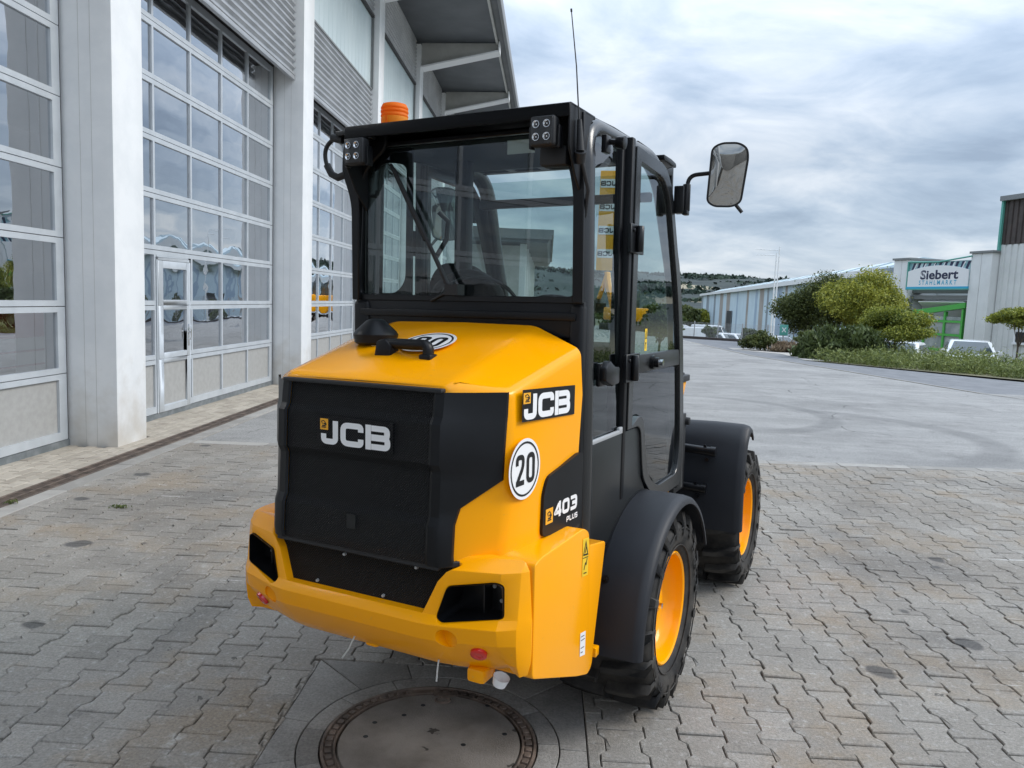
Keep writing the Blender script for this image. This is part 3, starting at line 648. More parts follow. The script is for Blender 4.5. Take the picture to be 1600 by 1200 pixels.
mb = MB(); mb.box((-.6, -.6, -.05), (.6, .6, -.02)); mk('bed', mb, 'joint', parent=sl_)
def arc(r, a0, a1, n): return [(r*math.cos(a), r*math.sin(a)) for a in np.linspace(a0, a1, n)]
cuts = [R(a) for a in (4, 33, 62, 88, 118, 147, 176, 205, 236, 265, 296, 330, 364)]
for a0, a1 in zip(cuts[:-1], cuts[1:]):
    mb = MB(); g_ = .004
    mb.prism(arc(.418, a0+g_, a1-g_, 8)+arc(.498, a1-g_, a0+g_, 8), 2, -.045, -.003); mk('ring_slab', mb, 'slab', parent=sl_, bevel=.002, seg=1)
def sqpt(a):
    c, s_ = math.cos(a), math.sin(a); k = .6035/max(abs(c), abs(s_)); return (c*k, s_*k)
cc = [R(a) for a in (0, 45, 72, 108, 135, 171, 200, 225, 262, 285, 315, 340, 360)]
for a0, a1 in zip(cc[:-1], cc[1:]):
    mb = MB(); g_ = .0035; aa = np.linspace(a1-g_, a0+g_, 9)
    corner = [sqpt(a1-g_)]+[sqpt(a) for a in (R(45), R(135), R(225), R(315)) if a0+.01 < a < a1-.01]+[sqpt(a0+g_)]
    mb.prism(arc(.503, a0+g_, a1-g_, 8)+corner, 2, -.045, -.002); mk('corner_slab', mb, 'slab', parent=sl_, bevel=.002, seg=1)

# ------------------------------------------------------------------ workshop building
bd_ = empty('workshop_building', (0, 0, 0)); tag(bd_, 'long workshop hall with white columns, glazed sectional doors and overhanging grey roof', 'building')
NF, ND = -4.45, -4.97           # column front plane, door plane
cols = [-15.6, -9.77, -3.94, 1.9, 7.74, 13.72, 19.52, 25.40, 31.2, 37.1, 43.0]
mb = MB()
for i, s0 in enumerate(cols):
    w = .58
    mb = MB(); mb.box((ND-.25, s0, -.02), (NF, s0+w, 9.72))
    o = mk('column', mb, 'column', parent=bd_, bevel=.008)
    mb = MB()
    for k in (.18, .30):
        mb.box((ND+.52*k/.52-.0015+.0, s0-.0015, 0), (ND+.52*k/.52+.0015, s0+.002, 9.7))
    mk('panel_seam', mb, 'beam', parent=o)
    # roof bracket
    mb = MB(); mb.prism([(-4.45, 9.05), (-1.98, 9.60), (-1.98, 9.86), (-4.45, 9.80)], 1, s0+.2, s0+.38)
    b2 = mk('roof_bracket', mb, 'beam', parent=bd_, bevel=.004)
    mb = MB(); mb.prism([(-4.45, 9.0), (-1.96, 9.555), (-1.96, 9.60), (-4.45, 9.05)], 1, s0+.02, s0+.56); mb.box((-1.97, s0+.02, 9.56), (-1.93, s0+.56, 9.86)); mk('flange', mb, 'white', parent=b2)
def wavy(mb, x, y0, y1, z0, z1, pitch, amp):
    n = int(round((z1-z0)/pitch)); zs = np.linspace(z0, z1, n*8+1)
    # trapezoid-like rib
    prof = [(x+amp*1.5*float(np.clip(1.6*math.sin(2*math.pi*(z-z0)/((z1-z0)/n)), -1, 1)), z) for z in zs]
    vs = [(px, y0, z) for px, z in prof]+[(px, y1, z) for px, z in prof]; m_ = len(prof)
    mb.add(vs, [(i, i+1, m_+i+1, m_+i) for i in range(m_-1)])
pl = MB(); pl.box((-.012, -.146, 6.76), (.012, .146, 8.44)); o = mk('cladding_plank', pl, 'poly', parent=bd_, bevel=.004, seg=1); plme = o.data; bpy.data.objects.remove(o)
zj = [.07, .765, 1.455, 2.15, 2.845, 3.54, 4.22, 4.905, 5.56]
def pane_mesh(w, h, seed):
    g = np.random.default_rng(seed); n = 13; mb = MB(); P = []
    a, b, c, d = g.uniform(-1, 1, 4)
    for j in range(n):
        for i in range(n):
            u, v_ = i/(n-1), j/(n-1)
            e_ = 16*u*(1-u)*v_*(1-v_)
            z = .0024*e_+.0010*e_*(a*math.sin(3.1*math.pi*u+b*3)+c*math.sin(4.0*math.pi*v_+d*3))+.0005*e_*math.sin(7*math.pi*u+3*a)*math.sin(5*math.pi*v_+4*c)
            P.append((z, u*w, v_*h))
    mb.add(P, [(j*n+i, j*n+i+1, (j+1)*n+i+1, (j+1)*n+i) for j in range(n-1) for i in range(n-1)])
    o = mk('pane', mb, 'glass', smooth=180, fix=False); me = o.data; bpy.data.objects.remove(o); return me
pm = [pane_mesh(1.0, .565, k) for k in range(6)]
mb = MB(); mb.box((-.006, 0, 0), (.0, 1.0, .57)); o = mk('infill', mb, 'infill'); ifm = o.data; bpy.data.objects.remove(o)
def sectional_door(y0, y1, wicket=None):
    mb = MB(); xb, xf = ND-.045, ND
    ncol_ = 5; es, ms = .125, .045
    mull = [y0+es+(y1-y0-2*es)*k/ncol_ for k in range(ncol_+1)]
    for k in range(8):
        a, b = zj[k]+.004, zj[k+1]-.004
        rb = .085 if k == 0 else .056
        rt_ = .056 if k < 7 else .10
        mb.box((xb, y0, a), (xf, y1, a+rb)); mb.box((xb, y0, b-rt_), (xf, y1, b))
        for q in range(ncol_+1):
            ya, yb = (mull[q]-ms/2, mull[q]+ms/2) if 0 < q < ncol_ else ((y0, y0+es) if q == 0 else (y1-es, y1))
            mb.box((xb, ya, a+rb), (xf, yb, b-rt_))
    d = mk('sectional_door', mb, 'door_frame', parent=bd_)
    for k in range(8):
        a = zj[k]+.004+(.085 if k == 0 else .056); b = zj[k+1]-.004-(.056 if k < 7 else .10)
        for q in range(ncol_):
            ya = mull[q]+(ms/2 if q else 0); yb = mull[q+1]-(ms/2 if q < ncol_-1 else 0)
            if wicket and q == 1 and k < 3: continue
            if k == 0: inst('infill_panel', ifm, d, (ND-.028, ya, a), sc=(1, (yb-ya), (b-a)/.57))
            else: inst('pane', pm[(k*5+q*3+int(y0)) % 6], d, (ND-.024, ya, a), sc=(1, yb-ya, (b-a)/.565))
    mb = MB(); mb.box((ND-.06, y0-.03, -.01), (ND+.004, y1+.05, .068)); mk('threshold', mb, 'thresh', parent=d)
    mb = MB(); mb.box((ND-.10, y1, 0), (ND-.012, y1+.12, 5.6)); mb.box((ND-.10, y0-.10, 0), (ND-.012, y0, 5.6)); mk('side_seal', mb, 'rubber', parent=d)
    if wicket:
        wa, wb = wicket
        mb = MB(); mb.box((ND-.001, wa-.03, .07), (ND+.012, wa, 2.07)); mb.box((ND-.001, wb, .07), (ND+.012, wb+.03, 2.07)); mb.box((ND-.001, wa-.03, 2.03), (ND+.012, wb+.03, 2.07))
        mb.box((ND-.05, wa-.06, .1), (ND-.002, wa-.001, 2.1)); mb.box((ND-.05, wb+.001, .1), (ND-.002, wb+.06, 2.1)); mb.box((ND-.05, wa-.06, 2.035), (ND-.002, wb+.06, 2.11))
        for (a, b, g1, g2) in ((.075, .762, .15, .715), (.768, 1.452, .84, 1.40), (1.458, 2.025, 1.525, 1.93)):
            mb.box((ND-.03, wa+.004, a), (ND+.018, wa+.125, b)); mb.box((ND-.03, wb-.095, a), (ND+.018, wb-.004, b)); mb.box((ND-.03, wa+.125, a), (ND+.018, wb-.095, g1)); mb.box((ND-.03, wa+.125, g2), (ND+.018, wb-.095, b))
        w_ = mk('wicket_door', mb, 'door_frame', parent=d, bevel=.003, seg=1)
        for (a, b, kk) in ((.15, .715, 0), (.84, 1.40, 1), (1.525, 1.93, 2)):
            if kk == 0: o = inst('infill_panel', ifm, d, (ND-.008, wa+.125, a), sc=(1, wb-wa-.22, (b-a)/.57))
            else: o = inst('pane', pm[kk], d, (ND-.006, wa+.125, a), sc=(1, wb-wa-.22, (b-a)/.565))
        mb = MB(); mb.tube([(ND+.05, wb-.05, .98), (ND+.055, wb-.05, 1.03), (ND+.055, wb-.05, 1.13), (ND+.05, wb-.05, 1.18)], .009); mb.tube([(ND+.01, wb-.05, 1.09), (ND+.05, wb-.05, 1.09)], .014); mb.tube([(ND+.01, wb-.05, .99), (ND+.05, wb-.05, .99)], .008); mb.box((ND+.015, wb-.07, .90), (ND+.025, wb-.03, 1.20))
        mk('door_handle', mb, 'chrome', parent=d, bevel=.002)
    return d
doors = []
for i in range(len(cols)-1):
    ya, yb = cols[i]+.58, cols[i+1]
    y0 = ya+.09; y1 = yb-.03
    if i == 3: y0, y1 = 2.45, 7.712
    elif i == 4: y0, y1 = 8.42, 13.66
    else: y0, y1 = ya+.09, yb-.06
    doors.append(sectional_door(y0, y1, (9.585, 10.445) if i == 4 else None))
    g = MB(); wavy(g, -4.62, ya, yb-.012, 5.43, 6.72, .117, .016); mk('corrugated_panel', g, 'corr', parent=bd_, smooth=50)
    g = MB(); g.box((-4.66, ya, 5.36), (-4.595, yb-.01, 5.425)); mk('flashing', g, 'corr', parent=bd_, bevel=.004)
    g = MB(); g.box((-5.02, ya, 5.60), (-4.67, yb-.01, 5.64)); g.box((-5.06, ya, 5.57), (-4.98, yb, 6.2)); mk('lintel', g, 'lintel', parent=bd_)
    g = MB(); g.box((-4.66, ya, 6.725), (-4.60, yb-.01, 6.76)); g.box((-4.62, yb-.05, 6.76), (-4.585, yb-.005, 8.44)); mk('sill', g, 'roofedge', parent=bd_)
    if i >= 3:
        npk = int(round((yb-ya)/.30)); st = (yb-ya)/npk
        for k in range(npk): inst('cladding_plank', plme, bd_, (-4.66, ya+st*(k+.5), 0), (0, 0, 0), (1, st/.30, 1))
    g = MB(); wavy(g, -4.60, ya, yb-.012, 8.50, 9.86, .117, .016); mk('corrugated_panel', g, 'corr', parent=bd_, smooth=50)
    g = MB(); g.box((-4.66, ya, 8.44), (-4.575, yb-.01, 8.50)); mk('flashing', g, 'lintel', parent=bd_)
# door 0 end, door hall interior and roof
g = MB(); g.box((-14, -16, 0), (-13.8, 44, 5.6)); g.box((-14, 43.7, 0), (-5.05, 44, 9.8)); g.box((-14, -16.2, 0), (-5.05, -16, 9.8)); mk('inner_wall', g, 'inside', parent=bd_)
g = MB(); g.box((-14, -16, -.1), (-5.03, 44, -.005)); mk('inner_floor', g, 'inside', parent=bd_)
g = MB(); g.box((-14, -16, 5.62), (-4.70, 44, 5.75)); mk('inner_ceiling', g, 'soffit', parent=bd_)
g = MB(); g.box((-5.1, -16.2, 0), (-4.6, -15.6, 9.8)); mk('end_wall', g, 'column', parent=bd_)
g = MB(); g.prism([(-14.5, 9.86), (-1.93, 9.87), (-1.80, 9.92), (-1.80, 10.2), (-14.5, 11.0)], 1, -17, 44.6); mk('roof', g, 'soffit', parent=bd_)
g = MB(); g.box((-1.80, -17.1, 9.88), (-1.70, 44.7, 10.24)); mk('fascia', g, 'roofedge', parent=bd_, bevel=.01)
g = MB(); g.box((-2.05, -17, 9.78), (-1.99, 44.5, 9.865)); mk('gutter_strip', g, 'beam', parent=bd_)
# things standing inside the hall, dimly seen through the glazing
for (y, c, lab) in ((10.2, 'redbelt', 'dark red tool cabinet standing inside behind the glazed wicket door'), (12.0, 'beam', 'grey workbench standing inside behind the glazed sectional door')):
    t = empty('tool_cabinet' if c == 'redbelt' else 'workbench', (-7.6, y, 0)); tag(t, lab, 'cabinet' if c == 'redbelt' else 'workbench')
    g = MB(); g.box((-.4, -.7, .08), (.4, .7, 1.3 if c == 'redbelt' else .85)); mk('body', g, c, parent=t, bevel=.02)
    g = MB()
    for k in range(4): g.box((.4, -.66, .15+k*.2), (.42, .66, .32+k*.2))
    mk('drawer_front', g, 'beam' if c == 'redbelt' else 'inside', parent=t, bevel=.005)
# ------------------------------------------------------------------ far buildings
cb_ = empty('canopy_building', (-1.75, 46, 0)); tag(cb_, 'far hall with broad overhanging canopy roof on slim white columns beyond the workshop', 'building')
g = MB(); g.box((-14, 0, -.3), (-.1, 28, 4.9)); mk('wall', g, 'beam', parent=cb_)
for k in range(7): g = MB(); g.box((-.1, k*4.4, -.3), (.28, k*4.4+.45, 5.2)); mk('column', g, 'column', parent=cb_)
g = MB(); g.prism([(-14, 5.15), (1.5, 5.0), (1.75, 5.5), (1.75, 5.68), (-14, 6.2)], 1, -1.5, 28.5); mk('roof', g, 'soffit', parent=cb_)
g = MB(); g.box((1.75, -1.6, 5.44), (1.85, 28.6, 5.75)); g.box((-8, -1.62, 5.2), (1.75, -1.5, 5.75)); mk('fascia', g, 'roofedge', parent=cb_)

# long blue sheet-metal hall
A, B = Vector((26.2, 62.0)), Vector((41.7, 213.7)); dH = (B-A); LH = dH.length; dH.normalize()
angH = math.atan2(-dH.x, dH.y)
hall = empty('metal_hall', (A.x, A.y, 0), angH); tag(hall, 'long pale blue sheet metal hall with brown stained panels and white eaves behind the trees', 'building')
HP = []
random.seed(11)
def pm_col(n, c, c2): M[n] = mat(n, c, .5, col2=c2, nscale=.4)
pm_col('hall_pale', (.50, .62, .70), (.56, .68, .76)); pm_col('hall_blue', (.30, .40, .52), (.36, .46, .58)); pm_col('hall_brown', (.30, .27, .25), (.38, .34, .31)); pm_col('hall_grey', (.20, .24, .28), (.27, .31, .35))
y = 0.
while y < LH-.5:
    w = random.choice([1.6, 2.2, 2.8, 3.6, 1.2])*(1+y/170)
    w = min(w, LH-y); c = random.choices(['hall_pale', 'hall_blue', 'hall_brown', 'hall_grey'], [6, 3, 2.2, 1.5])[0]
    if HP and HP[-1] != 'hall_pale': c = 'hall_pale'; w *= 1.25; w = min(w, LH-y)
    HP.append(c); g = MB(); n = max(2, int(w/.45)); pts = []
    for k in range(n*2+1):
        t = y+w*k/(n*2); pts.append((-.04 if k % 2 else 0., t))
    vs = [(a, b, -5.2) for a, b in pts]+[(a, b, 4.85) for a, b in pts]; m_ = len(pts)
    g.add(vs, [(i, i+1, m_+i+1, m_+i) for i in range(m_-1)])
    mk('wall_panel', g, c, parent=hall, fix=False); y += w
for (yy, w, h) in ((24, 3.6, 1.0), (88, 7.5, 1.25)):
    g = MB(); g.box((-.15, yy, -5.0), (-.06, yy+w, h)); d = mk('open_gate', g, 'rubber', parent=hall)
    g = MB(); g.box((-.22, yy-.15, -5.0), (-.151, yy-.0, h+.1)); g.box((-.22, yy+w, -5.0), (-.151, yy+w+.15, h+.1)); mk('frame', g, 'hall_grey', parent=d)
g = MB(); g.prism([(-.5, 4.86), (-.5, 5.25), (10, 6.6), (22, 5.25), (22, -5), (.4, -5), (.4, 4.86)], 1, .1, LH-.1); mk('roof', g, 'hall_grey', parent=hall)
g = MB(); g.box((-.62, -.2, 4.8), (-.501, LH+.2, 5.35)); mk('eaves_strip', g, 'white', parent=hall)
for k in range(18):
    yy = 4+k*8.; g = MB(); g.prism([(1.5, 5.55), (6.5, 6.2), (6.5, 6.25), (4, 6.55), (1.5, 5.75)], 1, yy, yy+4.4); mk('roof_light', g, 'poly', parent=hall)
g = MB(); g.box((0.0, -.08, -5), (22, .0, 4.9)); mk('gable_wall', g, 'hall_pale', parent=hall)

# steel shop building with the sign
ax = Vector((.284, -.959, 0)).normalized(); O3 = Vector((24.19, 55.1, 0))+ax*.35
ang = math.atan2(ax.y, ax.x)
sb_ = empty('shop_building', O3, ang); tag(sb_, 'pale ribbed steel trade building with green glazed entrance, dark upper cladding and arched sign board', 'building')
# local: +x along the facade to the right, -y towards the viewer
k15 = lambda a: a*1.5
zz_ = lambda z: 1.7+(z-1.7)*1.5
M['shopwall'] = mat('shop_wall', (.60, .61, .60), .5, col2=(.66, .67, .66), nscale=1)
M['green'] = mat('green_frame', (.075, .40, .07), .4); M['teal'] = mat('teal_trim', (.10, .36, .30), .45); M['brownclad'] = mat('brown_cladding', (.045, .035, .032), .55, col2=(.065, .05, .045), nscale=2)
M['picture'] = mat('picture_print', (.12, .30, .34), .4, col2=(.45, .58, .6), nscale=1.5)
M['cyan'] = mat('cyan_print', (.03, .38, .58), .4); M['navy'] = mat('navy_print', (.012, .018, .06), .4); M['shopglass'] = mat('shop_glass', (.20, .24, .24), .1, spec=.8, col2=(.42, .45, .44), nscale=.6)
def ribbed(x0, x1, z0, z1, y, m, pitch=.42, dep=.06, name='cladding'):
    g = MB(); n = max(1, int(round((x1-x0)/pitch))); pts = []
    for k in range(n):
        a = x0+(x1-x0)*k/n; b = (x1-x0)/n
        pts += [(a, 0), (a+b*.62, 0), (a+b*.7, dep), (a+b*.92, dep)]
    pts.append((x1, 0)); m_ = len(pts)
    vs = [(p, y+q, z0) for p, q in pts]+[(p, y+q, z1) for p, q in pts]
    g.add(vs, [(i, i+1, m_+i+1, m_+i) for i in range(m_-1)])
    return mk(name, g, m, parent=sb_, fix=False)
def pier(x0, x1, zt, y0=-.5, y1=2.5):
    g = MB(); n = 2; w = (x1-x0)/n
    for k in range(n): g.box((x0+w*k+.01, y0, -3.5), (x0+w*(k+1)-.01, y1, zt))
    o = mk('pier', g, 'shopwall', parent=sb_, bevel=.03)
    g = MB(); g.box((x0-.08, y0-.08, zt), (x1+.08, y1, zt+.13)); mk('coping', g, 'roofedge', parent=o)
pier(-.35, 1.15, zz_(4.2)); pier(6.2, 7.75, zz_(4.3))
g = MB(); g.box((1.16, 1.9, -3.5), (6.19, 9, 5.2)); mk('recess_wall', g, 'shopwall', parent=sb_)
ribbed(7.8, 12.4, -3.5, zz_(4.6), 0, 'shopwall'); ribbed(7.75, 12.4, zz_(4.6)+.02, zz_(6.3), -.02, 'brownclad', .36)
g = MB(); g.box((7.6, -.25, zz_(6.3)), (12.4, 8, zz_(6.3)+.28)); mk('roof_edge', g, 'roofedge', parent=sb_)
g = MB(); g.box((7.8, .1, -3.5), (12.4, 8, zz_(6.3)-.02)); mk('hall_body', g, 'shopwall', parent=sb_)
g = MB(); g.box((7.66, -.16, zz_(4.35)), (7.80, .06, zz_(6.3))); mk('corner_trim', g, 'teal', parent=sb_)
# entrance
g = MB(); g.box((1.15, -.12, zz_(2.45)), (6.2, .9, zz_(2.62))); g.box((1.15, -.1, zz_(2.72)), (6.2, .6, zz_(2.88))); mk('lintel_beam', g, 'roofedge', parent=sb_)
g = MB(); g.box((6.05, -.3, -3.2), (6.16, -.15, zz_(2.6))); g.box((1.2, -.3, .6), (1.3, -.15, zz_(2.6))); mk('downpipe', g, 'roofedge', parent=sb_)
g = MB(); g.box((1.25, .7, zz_(1.7)), (6.1, 1.0, zz_(2.42))); mk('upper_infill', g, 'white', parent=sb_)
aw = [(1.9, -.2, zz_(2.36)), (5.7, -.2, zz_(2.36)), (5.7, .7, zz_(2.22)), (1.5, .7, zz_(2.05))]
g = MB(); g.add(aw+[(p[0], p[1], p[2]-.05) for p in aw], [(0, 1, 2, 3), (7, 6, 5, 4), (0, 3, 7, 4), (1, 0, 4, 5), (2, 1, 5, 6), (3, 2, 6, 7)]); mk('awning', g, 'white', parent=sb_)
gf = MB()
gf.prism([(1.6, zz_(1.72)), (5.95, zz_(2.1)), (5.95, zz_(2.32)), (1.6, zz_(1.95))], 1, -.35, -.05)
for x in (2.7, 4.35, 5.75): gf.box((x-.07, -.3, -3), (x+.07, -.1, zz_(1.7+.36*(x-1.6)/4.2)))
for z in (zz_(1.52), zz_(.95), zz_(.30)): gf.box((2.0, -.29, z-.07), (5.8, -.11, z+.07))
mk('entrance_frame', gf, 'green', parent=sb_)
for (x0, x1) in ((2.0, 2.62), (2.78, 4.27), (4.43, 5.67)):
    for (z0, z1) in ((zz_(.36), zz_(.89)), (zz_(1.01), zz_(1.46)), (zz_(1.58), zz_(1.72)), (-2.5, zz_(.24))):
        g = MB(); g.box((x0, -.22, z0+.0), (x1, -.2, z1)); mk('window_pane', g, 'shopglass', parent=sb_)
g = MB(); g.box((9.5, -.08, zz_(.86)), (10.4, -.01, zz_(1.24))); o = mk('window', g, 'rubber', parent=sb_)
g = MB(); g.box((9.35, -.16, zz_(.76)), (10.6, -.02, zz_(.84))); g.box((9.4, -.12, zz_(.84)), (9.5, -.02, zz_(1.3))); g.box((10.4, -.12, zz_(.84)), (10.5, -.02, zz_(1.3))); mk('frame', g, 'white', parent=o)
# sign board: arched white board in front of a teal picture strip
sg = empty('shop_sign', O3+Matrix.Rotation(ang, 3, 'Z') @ Vector((1.2, -.55, 0)), ang); tag(sg, 'arched white shop sign board with dark blue lettering above the green glazed entrance', 'sign')
w5 = 5.0; za, zb = zz_(2.98), zz_(3.66)
arcp = [(w5*t, zb+.36*1.5*(1-(2*t-1)**2)*.62) for t in np.linspace(0, 1, 17)]
g = MB(); g.prism([(0, za), (w5, za)]+arcp[::-1], 1, -.06, .03); mk('board', g, 'white', parent=sg)
g = MB(); g.box((-.02, .04, za), (w5+.02, .10, zz_(4.05))); pb = mk('picture_strip', g, 'picture', parent=sg)
g = MB()
for k in range(11):
    x = .1+k*.45; g.prism([(x, zz_(3.60)), (x+.16, zz_(3.60)), (x+.46, zz_(4.02)), (x+.24, zz_(4.02))], 1, .030, .038)
mk('picture_print', g, 'navy', parent=sg)
g = MB()
for k in range(6):
    x = .3+k*.8; g.prism([(x, zz_(3.65)), (x+.07, zz_(3.65)), (x+.37, zz_(4.0)), (x+.28, zz_(4.0))], 1, .024, .029)
mk('picture_highlight', g, 'white', parent=sg)
g = MB(); g.box((-.06, -.08, za-.13), (w5+.04, .06, za-.0)); mk('teal_bar', g, 'cyan', parent=sg)
g = MB(); g.box((-.06, -.1, za-.2), (w5+.04, .06, za-.131)); g.tube([(-.05, 0, zz_(4.08)), (w5/2, 0, zz_(4.03)), (w5+.1, 0, zz_(4.2))], .05, 6); g.box((-.12, -.06, za-.2), (-.04, .1, zz_(4.1))); mk('frame', g, 'teal', parent=sg)
def place_text(txt, x, z, h, wscale, m, parent, off=.03, y=-.066, name='lettering', shear=0):
    vs, fs = font_mesh(txt, h/.7, off*h, 0, shear); g = MB(); g.add([(x+p[0]*wscale, y, z+p[1]) for p in vs], fs); return mk(name, g, m, parent=parent, fix=False)
place_text('Siebert', 1.12, zz_(3.31), (.56), 1.36, 'navy', sg, .042, shear=.0)
g = MB()
ez = zz_(3.33)
for k in range(3):
    a = 1.14+.13*k; g.prism([(a, ez+.46), (a+.028, ez+.46), (a+.028+.20, ez+.06), (a+.20, ez+.06)], 1, -.0725, -.0675)
mk('emblem', g, 'white', parent=sg)
place_text('S T A H L M A R K T', 1.05, zz_(3.06), .29, .86, 'cyan', sg, .02)
# wall lamp
wl = empty('wall_lamp', O3+Matrix.Rotation(ang, 3, 'Z') @ Vector((-.36, -.3, 0)), ang); tag(wl, 'street lamp head on a short arm fixed to the left pier of the sign building', 'lamp')
g = MB(); g.tube([(0, 0, zz_(3.55)), (-.6, -.2, zz_(3.62)), (-1.0, -.3, zz_(3.62))], .05, 8); mk('arm', g, 'galv', parent=wl)
g = MB(); g.box((-1.75, -.45, zz_(3.55)), (-.95, -.15, zz_(3.68))); mk('lamp_head', g, 'white', parent=wl, bevel=.05)

# ------------------------------------------------------------------ flag poles, fence, small sign
for i, (x, y, h, az, L_) in enumerate(((17.1, 60, 6.0, 5.85, 1.5), (17.88, 62, 6.65, 6.4, 1.85))):
    fp = empty('flagpole', (x, y, -1.2)); tag(fp, ('shorter' if i == 0 else 'taller')+' of the two thin white flagpoles with side arms in front of the blue hall', 'flagpole', 'flagpoles by the blue hall')
    g = MB(); g.tube([(0, 0, 0), (0, 0, h+1.2)], [.07, .045], 8); mk('pole', g, 'white', parent=fp)
    g = MB(); g.tube([(0, 0, az+1.2), (-L_, 0, az+1.2)], .025, 6); mk('arm', g, 'white', parent=fp)
fe = empty('wire_fence', (7.0, 42.9, 0), math.atan2(-2.0, 3.6)); tag(fe, 'thin wire mesh fence on steel posts at the far end of the yard', 'fence')
for k in range(7): g = MB(); g.tube([(-1.5+k*1.3, 0, -.1), (-1.5+k*1.3, 0, .95)], .03, 6); mk('post', g, 'galv', parent=fe)
g = MB()
for k in range(12): g.box((-1.5, -.004, .05+k*.075), (6.3, .004, .058+k*.075))
for k in range(100): g.box((-1.5+k*.078, -.005, .05), (-1.494+k*.078, .005, .9))
o = mk('wire_mesh', g, 'galv', parent=fe); o['kind'] = 'stuff'
g = MB(); g.box((-1.6, -.1, -.1), (6.4, .05, .12)); mk('fence_base', g, 'brownclad', parent=fe, bevel=.02)
gs = empty('green_board', (11.0, 36.5, -.4)); tag(gs, 'small green notice board on a post between the flagpoles and the dark tree', 'sign')
g = MB(); g.box((-.19, -.02, .95), (.19, .02, 1.45)); mk('board', g, 'teal', parent=gs, bevel=.01)
g = MB(); stroke(g, [(-.09, 1.1), (.09, 1.32)], .04, lambda a, b, c=0: (a, -.022-c, b)); stroke(g, [(.09, 1.1), (-.09, 1.32)], .04, lambda a, b, c=0: (a, -.023-c, b)); mk('cross_mark', g, 'white', parent=gs)
g = MB(); g.tube([(0, .04, -.3), (0, .04, 1.4)], .03, 6); mk('post', g, 'galv', parent=gs)

# ------------------------------------------------------------------ trees and shrubs
def tree(name, label, cat, base, blobs, n, size, m, seed, limbs=5, tr=.12, group=None, shell=.5, upright=0., aspect=1.):
    t = empty(name, base); tag(t, label, cat, group)
    o = leaf_cloud('crown', [((c[0]-base[0], c[1]-base[1], c[2]-base[2]), r) for c, r in blobs], n, size, m, t, seed, shell, aspect, upright)
    g = MB(); top = blobs[0][0]; tz = top[2]-base[2]
    g.tube([(0, 0, -.2), (.03, .02, tz*.5), (top[0]-base[0], top[1]-base[1], tz)], [tr, tr*.8, tr*.35], 8)
    for k in range(limbs):
        c, r = blobs[k % len(blobs)]; a = k*2.4
        g.tube([(.02, 0, tz*.45), ((c[0]-base[0])*.6+.2*math.cos(a)*r[0], (c[1]-base[1])*.6+.2*math.sin(a), tz*.75), (c[0]-base[0]+.6*r[0]*math.cos(a), c[1]-base[1]+.6*r[1]*math.sin(a), c[2]-base[2]+.35*r[2])], [tr*.45, tr*.3, .01], 6)
    mk('trunk', g, 'bark', parent=t, smooth=60); return t
def lumps(c, r, n, seed, s=.45):
    g = np.random.default_rng(seed); out = [(tuple(c), tuple(np.array(r)*.60))]
    for i in range(int(n*2.2)):
        d = g.normal(size=3); d /= np.linalg.norm(d); d[2] = abs(d[2])*1.0-.35
        k = s*.72*(.45+.9*g.random()); q = .66+.26*g.random(); out.append((tuple(np.array(c)+d*np.array(r)*q), (r[0]*k*(.8+.5*g.random()), r[1]*k, r[2]*k*(.55+.35*g.random()))))
    return out
tree('broadleaf_tree', 'large dark green bushy tree at the corner in front of the blue hall', 'tree', (13.2, 38.3, -.9), lumps((13.3, 38.2, 1.75), (1.95, 1.6, 2.25), 14, 1, .5), 42000, .052, 'leaf_dark', 21, shell=.35)
tree('maple_tree', 'bright yellow-green tree rising above the broom shrubs', 'tree', (14.3, 36.2, -.8), lumps((14.2, 36.0, 2.2), (1.75, 1.5, 1.95), 14, 2, .5), 36000, .052, 'leaf_yel', 22, shell=.35)
tree('maple_tree', 'mid green tree half hidden between the yellow-green tree and the sign building', 'tree', (17.5, 42, -1.), lumps((17.5, 42, 1.8), (1.7, 1.5, 1.9), 8, 3, .5), 7000, .09, 'leaf_mid', 23)
tree('globe_maple', 'round clipped globe tree on a thin trunk in front of the green entrance', 'tree', (13.0, 29.5, -.35), lumps((13.0, 29.5, 1.27), (1.38, 1.25, 1.02), 16, 4, .42), 30000, .040, 'leaf_round', 24, shell=.35, tr=.06)
tree('globe_maple', 'small round globe tree on a thin trunk at the right edge', 'tree', (18.1, 30.5, -.3), lumps((18.05, 30.5, 1.75), (.98, .9, .62), 12, 5, .42), 11000, .046, 'leaf_round', 25, tr=.045)
tree('tree_line_tree', 'yellow-green tree at the far left end of the blue hall', 'tree', (36.5, 192, -4.5), lumps((36.0, 192, -1.2), (4.6, 3, 3.4), 7, 6), 3500, .36, 'leaf_yel', 26, tr=.25)
tree('tree_line_tree', 'dark green tree beside the cab pillar beyond the vans', 'tree', (33.5, 188, -4.5), lumps((33.2, 188, -.6), (3.6, 3, 3.8), 7, 7), 3500, .36, 'leaf_dark', 27, tr=.25)
for i, (x, y, z, rx, rz) in enumerate(((24, 170, -1.5, 6, 3.4), (15, 165, -1.8, 6, 3), (4, 180, -1.5, 7, 3.5), (-6, 175, -1.5, 7, 3.2), (27, 205, -1.0, 5, 4))):
    tree('tree_line_tree', ('tree of the far hedge line seen through the cab door glass', 'low tree of the far hedge line seen through the side window', 'broad tree beyond the yard, hidden behind the cab post', 'tree beside the far canopy building, seen through the cab', 'tall dark tree at the left of the van park')[i], 'tree', (x, y, -4.6), lumps((x, y, z), (rx, 3.5, rz), 6, 30+i), 2600, .42, ('leaf_mid', 'leaf_dark')[i % 2], 60+i, tr=.25, group='trees of the far hedge line')
def shrub(name, label, blobs, n, size, m, seed, **k):
    t = leaf_cloud(name, blobs, n, size, m, None, seed, **k); return tag(t, label, 'shrub')
